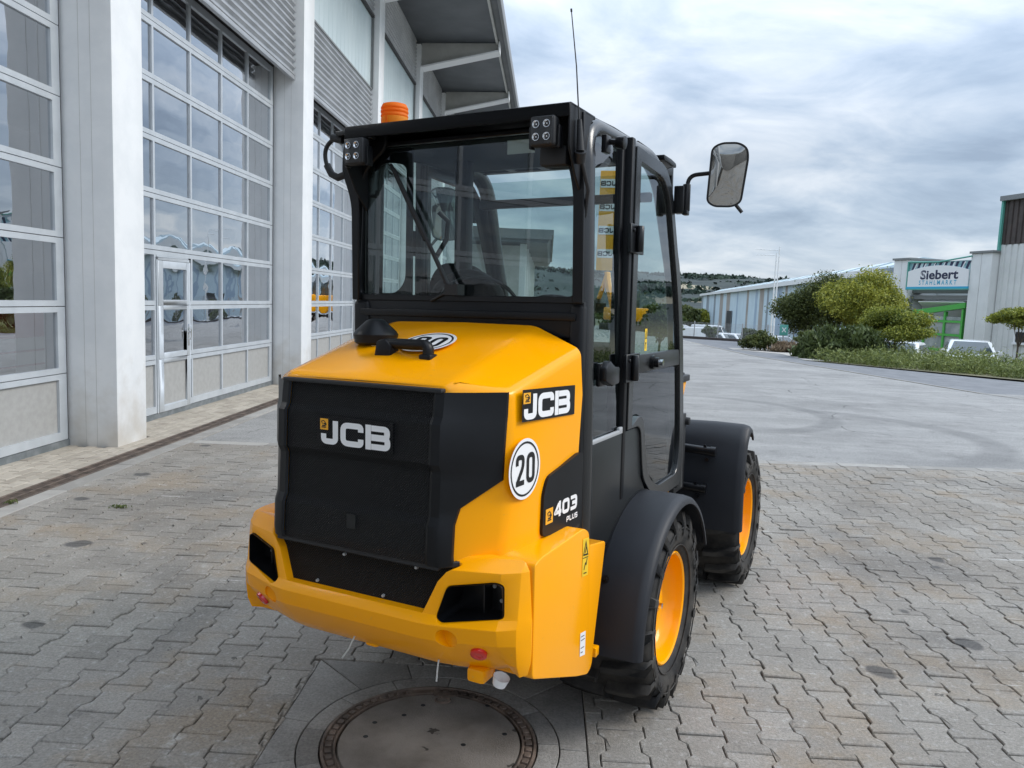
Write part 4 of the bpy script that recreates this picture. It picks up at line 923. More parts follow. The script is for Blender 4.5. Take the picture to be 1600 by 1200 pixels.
shrub('broom_shrub', 'feathery green broom bush, left part of the clump beside the gravel', lumps((10.2, 29.2, .4), (.95, .85, 1.15), 6, 8), 6500, .07, 'leaf_broom', 28, shell=.3, aspect=1.5, upright=.5)
shrub('broom_shrub', 'feathery green broom bush, right part of the clump below the yellow-green tree', lumps((11.45, 28.8, .4), (1.1, .85, 1.05), 6, 9), 6500, .07, 'leaf_broom', 29, shell=.3, aspect=1.5, upright=.5)
shrub('round_bush', 'dark low bush standing alone at the yard corner under the flagpoles', lumps((9.1, 33, .38), (.72, .62, .62), 6, 10), 5000, .05, 'leaf_dark', 30, shell=.4)
shrub('grey_shrub', 'grey-green shrub behind the dry weeds at the foot of the dark tree', lumps((11.2, 33.3, .5), (.75, .6, .55), 5, 11), 3000, .05, 'leaf_mid', 31, shell=.4)
shrub('dry_weeds', 'dry brown weeds between the dark low bush and the broom', lumps((10.0, 32.6, .16), (.7, .6, .42), 6, 12), 2600, .05, 'dryweed', 32, shell=.2, aspect=2., upright=.6)
shrub('wild_shrub', 'light green shrub growing at the fence in front of the parked vans', lumps((9.15, 43.6, .35), (.5, .4, .5), 4, 13), 1500, .06, 'leaf_broom', 33, shell=.3, upright=.5)
shrub('wild_shrub', 'light green shrub at the fence to the right of the parked cars', lumps((10.95, 42.9, .3), (.55, .4, .5), 4, 14), 1500, .06, 'leaf_broom', 34, shell=.3, upright=.5)
# low juniper bed along the road: nobody could count it
bl = []; g_ = np.random.default_rng(5)
for k in range(80):
    t = k/79; px_, py_ = 9.9+(30-9.9)*t, 27.6+(7-27.6)*t
    nx_, ny_ = .715, .70
    for q in range(4):
        d = .12+q*1.0+g_.normal()*.2; h = .26+.10*min(q, 2)+g_.random()*.16
        bl.append(((px_+nx_*d+g_.normal()*.2, py_+ny_*d+g_.normal()*.2, h*.35-.04*q), (.55, .5, h)))
o = leaf_cloud('juniper_bed', bl, 110000, .026, 'juniper', None, 35, shell=.45, aspect=2.6, upright=.25); tag(o, 'low sprawling juniper ground cover along the road edge', 'ground cover', kind='stuff')
g = MB()
P_ = [(9.3, 27.4), (13.2, 22.9), (30, 5.2)]; Q_ = [(12.0, 31.4), (17.0, 26.2), (34, 9.5)]
for (a, b, c, d) in zip(P_[:-1], P_[1:], Q_[1:], Q_[:-1]): g.add([(a[0], a[1], -.005), (b[0], b[1], -.005), (c[0], c[1], -.15), (d[0], d[1], -.15)], [(0, 1, 2, 3)])
tag(mk('planting_bed', g, 'earth'), kind='structure')

# wooded hills: a far-off wood that reads as one mass
bl = []; g_ = np.random.default_rng(9)
for k in range(700):
    a = R(-22+66*g_.random()); d = (1440+130*g_.random()) if k < 380 else 650+850*g_.random()**.8
    if k >= 380 and math.sin(a*31+d*.011)+.5*math.sin(d*.02+a*9) < .15: continue
    x, y = d*math.sin(a), d*math.cos(a)
    z = float(terrain_h(np.array([x]), np.array([y]))[0]); z += float((abs(math.sin(x*.021+math.cos(y*.017)*2))+abs(math.sin(y*.023+x*.011)))*4.0*ss(np.array([d]), 700, 1100)[0])
    bl.append(((x, y, z-1.5), (34+22*g_.random(), 24, 5+2.5*g_.random())))
o = leaf_cloud('hill_forest', bl, 60000, 3.6, 'forest', None, 77, shell=.3); tag(o, 'dark green wood covering the far hills and their skyline', 'forest', kind='stuff')

# ------------------------------------------------------------------ cars and vans
M['carwhite'] = mat('car_white', (.74, .76, .78), .25, coat=.8); M['carsilver'] = mat('car_silver', (.42, .44, .46), .25, metal=.5, coat=.7); M['cardark'] = mat('car_dark', (.05, .06, .08), .2, coat=.8)
def car(name, label, cat, loc, rz, m, L_=4.3, W_=1.75, H=1.45, van=False, group=None, detail=True):
    t = empty(name, loc, rz); tag(t, label, cat, group)
    # local: length along y (front at -y), x across
    if van: side = [(-L_/2, .45), (-L_/2+.05, .85), (-L_/2+.75, 1.10), (-L_/2+1.45, H-.15), (-L_/2+1.9, H), (L_/2-.1, H), (L_/2, H-.2), (L_/2, .45)]
    else: side = [(-L_/2, .40), (-L_/2+.06, .68), (-L_/2+1.05, .92), (-L_/2+1.85, H-.04), (-L_/2+2.5, H), (L_/2-1.0, H-.05), (L_/2-.35, .98), (L_/2, .90), (L_/2, .40)]
    g = MB(); belt = .95 if not van else 1.15
    n = len(side); xs_ = (-W_/2, -W_/2+.12, 0, W_/2-.12, W_/2)
    def xo(x, z): return x*(1-.20*max(0, (z-belt)/(H-belt)) if z > belt else 1)
    vs = []
    for x in (-W_/2, W_/2):
        for (yy, z) in side: vs.append((xo(x, z), yy, z))
    bot = [(-W_/2, -L_/2, .25), (-W_/2, L_/2, .25), (W_/2, -L_/2, .25), (W_/2, L_/2, .25)]
    g.prism([(yy, z) for yy, z in side]+[(L_/2, .22), (-L_/2, .22)], 0, -W_/2, W_/2)
    g.v = [(xo(p[0], p[2]), p[1]*(1-.03*abs(p[0])/W_), p[2]) for p in g.v]
    body = mk('body', g, m, parent=t, bevel=.07, seg=3)
    f = 1 if not van else 1
    g = MB(); (ya, za_), (yb_, zb_) = (side[2], side[3])
    wa, wb = xo(W_/2, za_)-.12, xo(W_/2, zb_)-.14
    q = .03
    P0 = Vector((0, ya, za_)); P1 = Vector((0, yb_, zb_)); nrm = Vector((0, -(zb_-za_), (yb_-ya))).normalized()*.012; A0 = P0.lerp(P1, .06)+nrm; A1 = P0.lerp(P1, .93)+nrm
    g.add([(-wa, A0.y, A0.z), (wa, A0.y, A0.z), (wb, A1.y, A1.z), (-wb, A1.y, A1.z)], [(0, 1, 2, 3)]); mk('windscreen', g, 'carglass', parent=t)
    for s in (-1, 1):
        g = MB(); z0, z1 = belt+.04, H-.14
        x0, x1 = s*(xo(W_/2, z0)+.012), s*(xo(W_/2, z1)+.012)
        if van: ys_ = [(-L_/2+1.0, -L_/2+1.9, -L_/2+1.45, -L_/2+1.9)]
        else: ys_ = [(-L_/2+1.3, -L_/2+2.3, -L_/2+1.9, -L_/2+2.3), (-L_/2+2.36, L_/2-.6, -L_/2+2.36, L_/2-1.05)]
        for (a, b, c, d) in ys_: g.add([(x0, a, z0), (x0, b, z0), (x1, d, z1), (x1, c, z1)], [(0, 1, 2, 3)])
        mk('side_window', g, 'carglass', parent=t)
        if detail:
            g = MB(); g.box((s*(W_/2+.02), -L_/2+1.25, belt-.02), (s*(W_/2+.20), -L_/2+1.37, belt+.13)); mk('wing_mirror', g, m, parent=t, bevel=.03)
            g = MB(); g.box((s*(W_/2-.45), -L_/2-.01, .58), (s*(W_/2-.08), -L_/2+.12, .72)); mk('headlight', g, 'headlamp', parent=t, bevel=.02)
        for yy in (-L_/2+.8, L_/2-.8):
            g = MB(); g.lathe([(-.1, .0), (-.1, .30), (.1, .30), (.1, .0)], 0, (s*(W_/2-.1), yy, .30), 20); w_ = mk('wheel', g, 'tyre', parent=t, smooth=40)
            g = MB(); g.lathe([(-.105, .0), (-.105, .19), (.105, .19), (.105, .0)], 0, (s*(W_/2-.1), yy, .30), 16); mk('rim', g, 'galv', parent=w_, smooth=40)
    g = MB(); g.box((-.45, -L_/2-.005, .38), (.45, -L_/2+.1, .52)); mk('radiator_grille', g, 'rubber', parent=t)
    return t
hA = math.atan2(16.8, 31)
car('parked_car', 'white parked car seen from the front behind the juniper, beside the tall ribbed wall', 'car', (17.0, 31.8, -.62), R(-24), 'carwhite')
car('parked_car', 'pale car parked half hidden under the round globe tree in front of the green entrance', 'car', (15.3, 34.0, -.85), R(-35), 'carwhite')
for i, (x, y, rz, c, lab) in enumerate(((16.6, 84, 62, 'carwhite', 'leftmost white van behind the wire fence'), (15.6, 93, 70, 'carsilver', 'grey van parked at the back left of the van park'), (20.5, 97, 65, 'carwhite', 'white van parked furthest back before the blue hall'))):
    car('parked_van', lab, 'van', (x, y, -2.75), R(rz), c, 5.2, 1.95, 2.3, True, 'vans behind the fence', False)
for i in range(5):
    car('parked_car', ('first', 'second', 'third', 'fourth', 'last')[i]+' car from the left in the row of white cars behind the fence', 'car', (14.6+i*.95, 64-i*.5, -1.75), R(28), 'carwhite' if i != 2 else 'carsilver', 4.3, 1.75, 1.45, False, 'white cars behind the fence', False)

# ------------------------------------------------------------------ things to the right, mirrored in the cab's side glass
by = empty('brand_banner', (3.99, 58, 0), R(180-8)); tag(by, 'tall yellow banner with repeated white letter plates seen from behind through the cab side window', 'banner')
by.scale = (2.07, 2.07, 2.07); by.location.z = -1.85
g = MB(); g.box((-.30, -.03, 2.9), (.30, .03, 6.4)); mk('banner_panel', g, 'yellow2', parent=by)
g = MB(); g.tube([(-.36, 0, -.1), (-.36, 0, 6.6)], .035, 8); mk('mast', g, 'galv', parent=by)
for k in range(4):
    z = 3.35+k*.82; g = MB(); g.box((-.28, .036, z), (.28, .042, z+.30)); pl_ = mk('plate', g, 'sticker', parent=by)
    g = MB(); letters(g, 'JCB', lambda a, b, c=0: (a-.25, .044+c, b+z+.06), .17); mk('lettering', g, 'black', parent=pl_)
def excavator(loc, rz, lab):
    t = empty('excavator', loc, rz); t.scale = (1.2, 1.2, 1.2); tag(t, lab, 'excavator')
    g = MB(); g.box((-1.1, -.9, .0), (-.7, 1.3, .6)); g.box((.7, -.9, .0), (1.1, 1.3, .6)); mk('track', g, 'rubber', parent=t, bevel=.15)
    g = MB(); g.box((-.9, -.8, .75), (.9, 1.4, 1.5)); mk('body', g, 'yellow', parent=t, bevel=.12)
    g = MB(); g.box((-.85, -.9, 1.45), (.0, .3, 2.5)); mk('cab', g, 'carglass', parent=t, bevel=.08)
    g = MB(); g.prism([(-1.0, 1.2), (-1.9, 2.7), (-2.1, 3.5), (-1.8, 3.5), (-1.5, 2.7), (-.6, 1.4)], 0, .1, .35); mk('boom', g, 'yellow', parent=t, bevel=.03)
    g = MB(); g.prism([(-2.0, 3.5), (-3.1, 2.0), (-2.9, 1.9), (-1.75, 3.3)], 0, .12, .32); mk('dipper_arm', g, 'yellow', parent=t, bevel=.03)
    g = MB(); g.prism([(-3.1, 2.0), (-3.3, 1.3), (-2.7, 1.1), (-2.6, 1.7)], 0, -.1, .55); mk('bucket', g, 'black', parent=t, bevel=.03)
excavator((5.0, 52.0, -.3), R(200), 'yellow compact excavator parked in the yard behind the cab, seen through its side glass')
tree('broadleaf_tree', 'green tree to the right of the yard, mirrored in the cab door glass', 'tree', (21.5, 24.5, -.2), lumps((21.5, 24.5, 2.0), (2.2, 2.0, 1.7), 8, 15), 6000, .10, 'leaf_dark', 36)
tree('potted_tree', 'young leafy tree standing in the yard, seen through the cab door glass', 'tree', (3.45, 24, 0), lumps((3.45, 24, 1.2), (.62, .6, .85), 8, 16), 2600, .07, 'leaf_dark', 37, tr=.04)
# low white perimeter wall and stacked containers behind the viewer, seen in the wing mirror
rw = empty('yard_wall', (8, -17, 0)); tag(rw, 'long pale concrete wall behind the viewer, seen in the wing mirror', 'wall')
for k in range(10): g = MB(); g.box((-14+k*4.0, 0, -.1), (-14+k*4.0+3.98, .2, 2.3)); mk('wall_panel', g, 'kerb', parent=rw, bevel=.02)
ct = empty('yellow_container', (15.5, -21, 0)); tag(ct, 'yellow machine container by the pale wall, seen in the wing mirror', 'container')
g = MB(); g.box((-1.5, -1, .1), (1.5, 1, 2.1)); mk('body', g, 'yellow', parent=ct, bevel=.08)
g = MB(); g.box((-1.3, 1.0, .4), (1.3, 1.03, 1.8)); mk('door', g, 'yellow2', parent=ct, bevel=.01)
# ------------------------------------------------------------------ the wheel loader (local: x right, y forward, z up)
wl_ = empty('wheel_loader', (-.0135, 3.4182, -.0126)); wl_.rotation_mode = 'QUATERNION'
wl_.rotation_quaternion = (Matrix.Rotation(R(-24.69), 3, 'Z') @ Matrix.Rotation(R(-1.2), 3, 'Y')).to_quaternion()
tag(wl_, 'yellow compact wheel loader with black glazed cab seen from behind on the grey paving', 'wheel loader')
mir = lambda pts: [(-p[0],)+tuple(p[1:]) for p in pts]

# ---- engine hood
def hood_mesh():
    g = MB()
    sections = []      # from the rear lip to the cab; each: list of points centre -> bottom (x, y, z)
    def sec(y, zc, xa, za, xb, zb, xm, zm, xl, zl, dy=(0, 0, 0, 0)):
        return [(0, y, zc), (xa, y+.0, za), (xb, y+dy[0], zb), (xm, y+dy[1], zm), (xl, y+dy[2], zl)]
    T = [  # y_top, centre z, crease A (x,y,z), crease B (x,y,z), mid (x,y,z), bottom (x,y,z)
        ((0, -1.242, 1.452), (.308, -1.238, 1.450), (.446, -1.120, 1.437), (.452, -1.112, 1.175), (.440, -1.138, .940)),
        ((0, -1.225, 1.470), (.306, -1.215, 1.466), (.452, -1.085, 1.441), (.462, -1.060, 1.175), (.462, -1.060, .940)),
        ((0, -1.05, 1.530), (.304, -1.03, 1.517), (.463, -.98, 1.469), (.474, -.96, 1.20), (.474, -.95, .945)),
        ((0, -.88, 1.580), (.302, -.86, 1.568), (.475, -.84, 1.506), (.484, -.82, 1.26), (.480, -.82, .950)),
        ((0, -.655, 1.624), (.300, -.655, 1.620), (.490, -.690, 1.545), (.492, -.668, 1.390), (.482, -.690, .955)),
    ]
    vs = []; m = 5
    for s in T:
        row = list(s); vs += [(-p[0], p[1], p[2]) for p in row[:0:-1]]+row
    n = 9; fs = []
    for i in range(len(T)-1):
        for k in range(n-1): fs.append((i*n+k, i*n+k+1, (i+1)*n+k+1, (i+1)*n+k))
    g.add(vs, fs)
    # rear vertical skin (chamfer corners, back panel behind the grille)
    rear = [(.440, -1.138, .940), (.452, -1.112, 1.175), (.446, -1.120, 1.437), (.308, -1.238, 1.450), (.318, -1.262, .936)]
    g.add(rear, [(0, 1, 2, 3, 4)]); g.add([(-x, y, z) for x, y, z in rear], [(4, 3, 2, 1, 0)])
    g.add([(-.308, -1.238, 1.450), (.308, -1.238, 1.450), (.318, -1.262, .936), (-.318, -1.262, .936)], [(0, 1, 2, 3)])
    return g
hood = mk('engine_hood', hood_mesh(), None, parent=wl_); hood.data.materials.append(M['yellow'])
bm = bmesh.new(); bm.from_mesh(hood.data); bmesh.ops.remove_doubles(bm, verts=bm.verts, dist=1e-4); bmesh.ops.recalc_face_normals(bm, faces=bm.faces)
es = [e for e in bm.edges if len(e.link_faces) == 2 and e.calc_face_angle(0) > R(9)]
bmesh.ops.bevel(bm, geom=es, offset=.024, segments=5, profile=.5, affect='EDGES', clamp_overlap=True); bm.to_mesh(hood.data); bm.free(); hood.data.shade_smooth()
# raised dish round the filler on the hood top is a shallow scoop
# ---- rear grille with its black surround
prof = [(-1.246, 1.436), (-1.256, 1.365), (-1.272, 1.345), (-1.276, 1.228), (-1.262, 1.208), (-1.268, 1.075), (-1.284, 1.050), (-1.288, .960), (-1.282, .934)]
prof = [((-1.246-(1.436-z)*.0717)+(y-(-1.246-(1.436-z)*.0717))*.8, z) for y, z in prof]
g = MB(); vs = [(-.272, y-.002, z) for y, z in prof]+[(.272, y-.002, z) for y, z in prof]; m_ = len(prof)
g.add(vs, [(i, i+1, m_+i+1, m_+i) for i in range(m_-1)]); gr = mk('rear_grille', g, 'grille', parent=wl_, smooth=15)
def surround(sg):
    g = MB(); P = []
    for y, z in prof:                                                    # strip between mesh and corner
        P.append([(sg*.270, y-.006, z), (sg*.279, y-.010, z), (sg*.306, y-.006, z)])
    for i in range(len(P)-1):
        for k in range(2): g.add([P[i][k], P[i][k+1], P[i+1][k+1], P[i+1][k]], [(0, 1, 2, 3)])
    # chamfer flank, stepping like the face, ending in a slanted edge
    cor = lambda z: next(((y0-.006)+(y1-y0)*(z0-z)/(z0-z1+1e-9)) for (y0, z0), (y1, z1) in zip(prof[:-1], prof[1:]) if z1-1e-6 <= z <= z0+1e-6)
    E_ = [(1.436, .445), (1.365, .4435), (1.345, .4425), (1.228, .4385), (1.208, .438), (1.175, .437), (1.098, .348), (1.075, .343), (1.050, .341), (.960, .340), (.934, .340)]
    rows = []
    for z, xe in E_:
        yc = cor(z); t = (xe-.306)/(.452-.306); rows.append([(sg*.306, yc, z), (sg*(.306+(xe-.306)*.5), yc+(-1.119-yc)*t*.5-.010, z), (sg*xe, yc+(-1.119-yc)*t-.007, z)])
    for i in range(len(rows)-1):
        for k in range(2): g.add([rows[i][k], rows[i][k+1], rows[i+1][k+1], rows[i+1][k]], [(0, 1, 2, 3)])
    for i in range(len(rows)-1):                                          # rim thickness
        a, b = rows[i][2], rows[i+1][2]; g.add([a, b, (b[0]-sg*.0, b[1]+.012, b[2]), (a[0]-sg*.0, a[1]+.012, a[2])], [(0, 1, 2, 3)])
    return mk('grille_surround', g, 'satin', parent=wl_, smooth=24)
surround(1); surround(-1)
g = MB(); g.box((-.30, -1.262, 1.434), (.30, -1.236, 1.446)); mk('grille_top_seal', g, 'rubber', parent=wl_, bevel=.003)
g = MB(); g.box((-.020, -1.2885, 1.0), (.014, -1.280, 1.045)); mk('lit_grille_patch', g, 'cabgrey', parent=wl_)  # paler box painting the lit stretch of the perforated face
TR = plane_T((0, -1.274, 0), (1, 0, 0), (0, 0, 1))                        # writing plane of the rear grille
g = MB(); g.box((-.145, -1.2785, 1.243), (.145, -1.268, 1.336)); lb = mk('badge_plate', g, 'grille', parent=wl_)
def logo(parent, T, x, z, h, hi='sticker'):
    g = MB(); letters(g, 'JCB', lambda a, b, c=0: T(a*1.17+x, b+z, c+.0012), h, .235, .07); mk('logo_letters', g, hi, parent=parent)
    g = MB(); s = .44*h; q = [(x-.02*h, z+h*.60), (x-.02*h+s*.95, z+h*.60), (x-.02*h+s*.95, z+h*1.06), (x-.02*h, z+h*1.06)]; g.add([T(a, b, .0016) for a, b in q], [(0, 1, 2, 3)]); o = mk('logo_square', g, 'yellow2', parent=parent)
    g = MB(); digger(g, lambda a, b, c=0: T(a, b, c+.0018), x, z+h*.66, s*.8); mk('emblem', g, 'black', parent=parent)
logo(lb, plane_T((0, -1.2787, 0), (1, 0, 0), (0, 0, 1)), -.128, 1.250, .075)

g = MB(); ol_ = [(-.30, -1.284), (.30, -1.284), (.335, -1.255), (.452, -1.140), (.474, -1.10), (.494, -.66), (-.494, -.66), (-.474, -1.10), (-.452, -1.140), (-.335, -1.255)]; g.prism(ol_, 2, .926, .9435); mk('hood_gap_strip', g, 'rubber', parent=wl_, bevel=.003, seg=1)  # black strip added for the shaded gap between hood and counterweight
# ---- side decals (right flank plane x ~ .478)
def flank_T(off): # plane following the flank between y=-1.08 and y=-.70
    a = Vector((.4655, -1.06, 0)); b = Vector((.489, -.72, 0)); u = (b-a).normalized()
    return plane_T((a.x-u.x*.0, a.y, 0), u, (0, 0, 1), off)
FT = flank_T(.0035)
g = MB(); q = [(-.020, 1.343), (.325, 1.331), (.325, 1.429), (-.020, 1.440)]; g.add([FT(a, b, .001) for a, b in q], [(0, 1, 2, 3)])
pl_ = mk('side_badge', g, 'satin', parent=wl_)
def lt(a, b, c=0): return FT(a, b+.008-.03*a, c)
sc_ = lambda a, b, c=0: FT(-.012+(a)*1.285, 1.347+b-.030*a, c+.002)
g = MB(); letters(g, 'JCB', sc_, .078, .24, .06); mk('logo_letters', g, 'sticker', parent=pl_)
g = MB(); q = [(-.003, .050), (.030, .050), (.030, .083), (-.003, .083)]; g.add([sc_(a, b, .0004) for a, b in q], [(0, 1, 2, 3)]); mk('logo_square', g, 'yellow2', parent=pl_)
g = MB(); digger(g, lambda a, b, c=0: sc_(a, b, .0006+c), .001, .053, .028); mk('emblem', g, 'black', parent=pl_)
def disc(T, cx, cy, r, lift, n=48): return [T(cx+r*math.cos(2*math.pi*k/n), cy+r*math.sin(2*math.pi*k/n), lift) for k in range(n)]
def speed(T, cx, cy, r, name='speed_sticker', parent=wl_):
    g = MB(); g.add(disc(T, cx, cy, r, .001), [tuple(range(48))]); d = mk(name, g, 'sticker', parent=parent)
    g = MB(); a, b = disc(T, cx, cy, r*.90, .0016), disc(T, cx, cy, r*.83, .0016); g.add(a+b, [(i, (i+1) % 48, 48+(i+1) % 48, 48+i) for i in range(48)]); mk('ring', g, 'black', parent=d)
    h = r*1.02; g = MB(); letters(g, '2O', lambda x, y, c=0: T(cx-h*.58+x, cy-h*.5+y, .002+c), h, .165, .10); mk('numerals', g, 'black', parent=d)
speed(FT, .004, 1.199, .093)
HT = plane_T((0, -1.05, 1.5285), (1, 0, 0), (0, .17, .050), .004)
speed(HT, .047, .103, .098)
# black insert in the flank with the model number
ins = [(-.950, .962), (-.945, 1.10), (-.918, 1.150), (-.705, 1.193), (-.672, 1.193), (-.672, .945), (-.80, .945)]
ins = rounded([(y, z) for y, z in ins], .02, True, 3)
g = MB(); FX = lambda y: .4655+(y+1.06)*.0691
g.add([(FX(y)+.011, y, z) for y, z in ins]+[(FX(y)-.01, y, z) for y, z in ins], [tuple(range(len(ins)))]+[(i, (i+1) % len(ins), len(ins)+(i+1) % len(ins), len(ins)+i) for i in range(len(ins))])
io = mk('side_insert', g, 'satin', parent=wl_); bm = bmesh.new(); bm.from_mesh(io.data); bmesh.ops.recalc_face_normals(bm, faces=bm.faces); bm.to_mesh(io.data); bm.free()
g = MB(); g.add([(-(FX(y)+.011), y, z) for y, z in ins]+[(-(FX(y)-.01), y, z) for y, z in ins], [tuple(range(len(ins)))]+[(i, (i+1) % len(ins), len(ins)+(i+1) % len(ins), len(ins)+i) for i in range(len(ins))]); mk('side_insert', g, 'satin', parent=wl_)
IT = flank_T(.0125)
X0_ = .128
g = MB(); q = [(X0_, .997), (X0_+.048, .997), (X0_+.048, 1.047), (X0_, 1.047)]; g.add([IT(a, b, 0) for a, b in q], [(0, 1, 2, 3)]); mk('model_square', g, 'yellow2', parent=io)
g = MB(); digger(g, lambda a, b, c=0: IT(a, b, .0005+c), X0_+.006, 1.004, .036); mk('emblem', g, 'black', parent=io)
g = MB(); letters(g, '403', lambda a, b, c=0: IT(X0_+.054+a*1.08, 1.006+b, c), .051, .25, .10); letters(g, 'PLUS', lambda a, b, c=0: IT(X0_+.145+a*1.05, .974+b, c), .0185, .24, .16); mk('model_lettering', g, 'sticker', parent=io)

# ---- hood handle, exhaust cap
def hz(x, y): return 1.470+(y+1.225)*.30 if y < -1.05 else 1.530+(y+1.05)*.27
g = MB()
yh = -1.055
pts = rounded([(-.035, yh, hz(0, yh)-.004), (-.035, yh, hz(0, yh)+.036), (.118, yh, hz(0, yh)+.036), (.118, yh, hz(0, yh)-.004)], [.0, .04, .05, 0], False, 6)
g.tube(pts, .0175, 14, flat=1.2); hd = mk('hood_handle', g, 'satin', parent=wl_, smooth=50)
g = MB(); g.prism([(-.080, hz(0, yh)-.01), (-.012, hz(0, yh)-.01), (-.010, hz(0, yh)+.030), (-.035, hz(0, yh)+.053), (-.070, hz(0, yh)+.045)], 1, yh-.026, yh+.024); mk('handle_block', g, 'satin', parent=hd, bevel=.008)
g = MB(); g.box((.095, yh-.024, hz(0, yh)-.012), (.140, yh+.024, hz(0, yh)+.008)); mk('handle_foot', g, 'satin', parent=hd, bevel=.006)
ex = MB(); cxp = (-.185, -.93, 0); zb = 1.545
ex.lathe([(zb+.0, .0), (zb+.0, .064), (zb+.006, .073), (zb+.034, .078), (zb+.045, .072), (zb+.082, .032), (zb+.088, .018), (zb+.089, 0)], 2, cxp, 40)
rc = mk('rain_cap', ex, 'satin', parent=wl_, smooth=30)
g = MB(); g.lathe([(1.49, .030), (1.55, .030)], 2, cxp, 24, cap=True); mk('pipe', g, 'clear', parent=rc, smooth=40)
g = MB(); g.lathe([(1.520, .033), (1.543, .033)], 2, cxp, 24, cap=True); g.box((-.165, -.98, 1.526), (-.125, -.955, 1.543)); mk('clamp', g, 'brass', parent=rc, smooth=30)
g = MB(); g.lathe([(1.515, .046), (1.519, .044), (1.520, .034)], 2, (cxp[0], cxp[1]-.005, .0), 24); mk('collar', g, 'rubber', parent=rc, smooth=40)

# ---- counterweight / bumper
def bumper():
    xs_ = [0, .26, .33, .484, .530, .556]; yr = {0: -1.305, .26: -1.303, .33: -1.292, .484: -1.243, .530: -1.215, .556: -1.168}
    prof_ = lambda x, y: [(-.86, .955), (y+.070, .955), (y+.022, .925), (y+.012, .79), (y-.006, .765), (y+.004, .715), (y+.060, .640), (y+.105, .600), (-.86, .585)]
    st = [-x for x in xs_[:0:-1]]+xs_; vs = []; n = 9
    for x in st:
        k = abs(x); P = prof_(x, yr[k])
        if k >= .53: P = [(-.86, .955), (yr[k]+.06, .955), (yr[k]+.030, .925), (yr[k]+.012, .79), (yr[k]+.004, .765), (yr[k]+.004, .715), (yr[k]+.012, .650), (yr[k]+.030, .612), (-.86, .585)]
        if k == .556: P = [(y_, z_-.012 if z_ > .95 else z_) for y_, z_ in P]
        vs += [(x, a, b) for a, b in P]
    m = len(st); fs = []
    for i in range(m-1):
        for k in range(n): fs.append((i*n+k, i*n+(k+1) % n, (i+1)*n+(k+1) % n, (i+1)*n+k))
    fs += [tuple(range(n))[::-1], tuple(range((m-1)*n, m*n))]
    g = MB(); g.add(vs, fs); return g
bu = mk('counterweight', bumper(), 'yellow', parent=wl_)
def cutter(g): o = mk('cut', g, None, parent=wl_); o.hide_render = True; return o
cuts_ = []
g = MB(); g.prism([(-.262, .790), (.262, .790), (.305, .888), (.330, .918), (.362, .934), (.40, 1.1), (-.40, 1.1), (-.362, .934), (-.330, .918), (-.305, .888)], 1, -1.4, -1.236); cuts_.append(cutter(g))
for s in (-1, 1):
    h_ = rounded([(s*.335, .879), (s*.470, .900), (s*.493, .893), (s*.497, .795), (s*.320, .768), (s*.305, .785)], .012, True, 3)
    g = MB(); g.prism(h_, 1, -1.4, -1.10); cuts_.append(cutter(g))
    g = MB(); a0 = len(g.v); g.lathe([(-.06, .0), (-.06, .0275), (.022, .0300), (.022, 0)], 1, (0, 0, 0), 28)
    g.xf(Matrix.Translation((s*.340, -1.284, .726)) @ Matrix.Rotation(R(-s*12), 4, 'Z')); cuts_.append(cutter(g))
g = MB(); g.box((-.62, -1.159, .3), (.62, -.5, 1.2)); cuts_.append(cutter(g))
boolean(bu, cuts_); finish(bu, .0075, 3, 14, 42)
# lamp pockets and lower mesh panel
for s in (-1, 1):
    hp = rounded([(s*.337, .877), (s*.469, .898), (s*.491, .891), (s*.495, .797), (s*.321, .770), (s*.308, .786)], .011, True, 3); nn_ = len(hp)
    yf = lambda x: -1.292+(abs(x)-.33)*.318+.012
    g = MB(); g.add([(x, yf(x), z) for x, z in hp]+[(x, -1.156, z) for x, z in hp], [(i, (i+1) % nn_, nn_+(i+1) % nn_, nn_+i) for i in range(nn_)]+[tuple(range(nn_, 2*nn_))])
    g.box((min(s*.415, s*.42), -1.20, .79), (max(s*.415, s*.42), -1.158, .885)); pk = mk('lamp_pocket', g, 'black', parent=wl_)
    g = MB()
    for (a, b) in ((.43, .86), (.475, .862), (.455, .82)): g.lathe([(-1.162, .0), (-1.162, .006), (-1.157, .006)], 1, (s*a, 0, b), 10)
    mk('bolt', g, 'galv', parent=pk, smooth=40)
    g = MB(); a0 = 0; g.lathe([(-.004, .0), (-.0045, .010), (-.0065, .012), (-.0065, .020), (-.004, .0245), (.004, .0255)], 1, (0, 0, 0), 32)
    g.xf(Matrix.Translation((s*.424, -1.2385, .680)) @ Matrix.Rotation(R(s*18), 4, 'Z') @ Matrix.Rotation(R(32), 4, 'X')); mk('reflector', g, 'red', parent=wl_, smooth=40)
g = MB(); g.add([(-.270, -1.262, .786), (.270, -1.262, .786), (.345, -1.238, .945), (-.345, -1.238, .945)], [(0, 1, 2, 3)]); lp = mk('lower_mesh_panel', g, 'grille', parent=wl_)
g = MB()
for (x, z) in ((-.16, .80), (-.05, .905), (.10, .80), (.22, .91)): g.lathe([(-1.266, .0), (-1.266, .0045), (-1.258, .006)], 1, (x, 0, z), 8)
mk('panel_screw', g, 'galv', parent=lp, smooth=40)
g = MB(); g.box((-.31, -1.284, .920), (.31, -1.262, .932)); mk('grille_lower_seal', g, 'rubber', parent=wl_, bevel=.004)
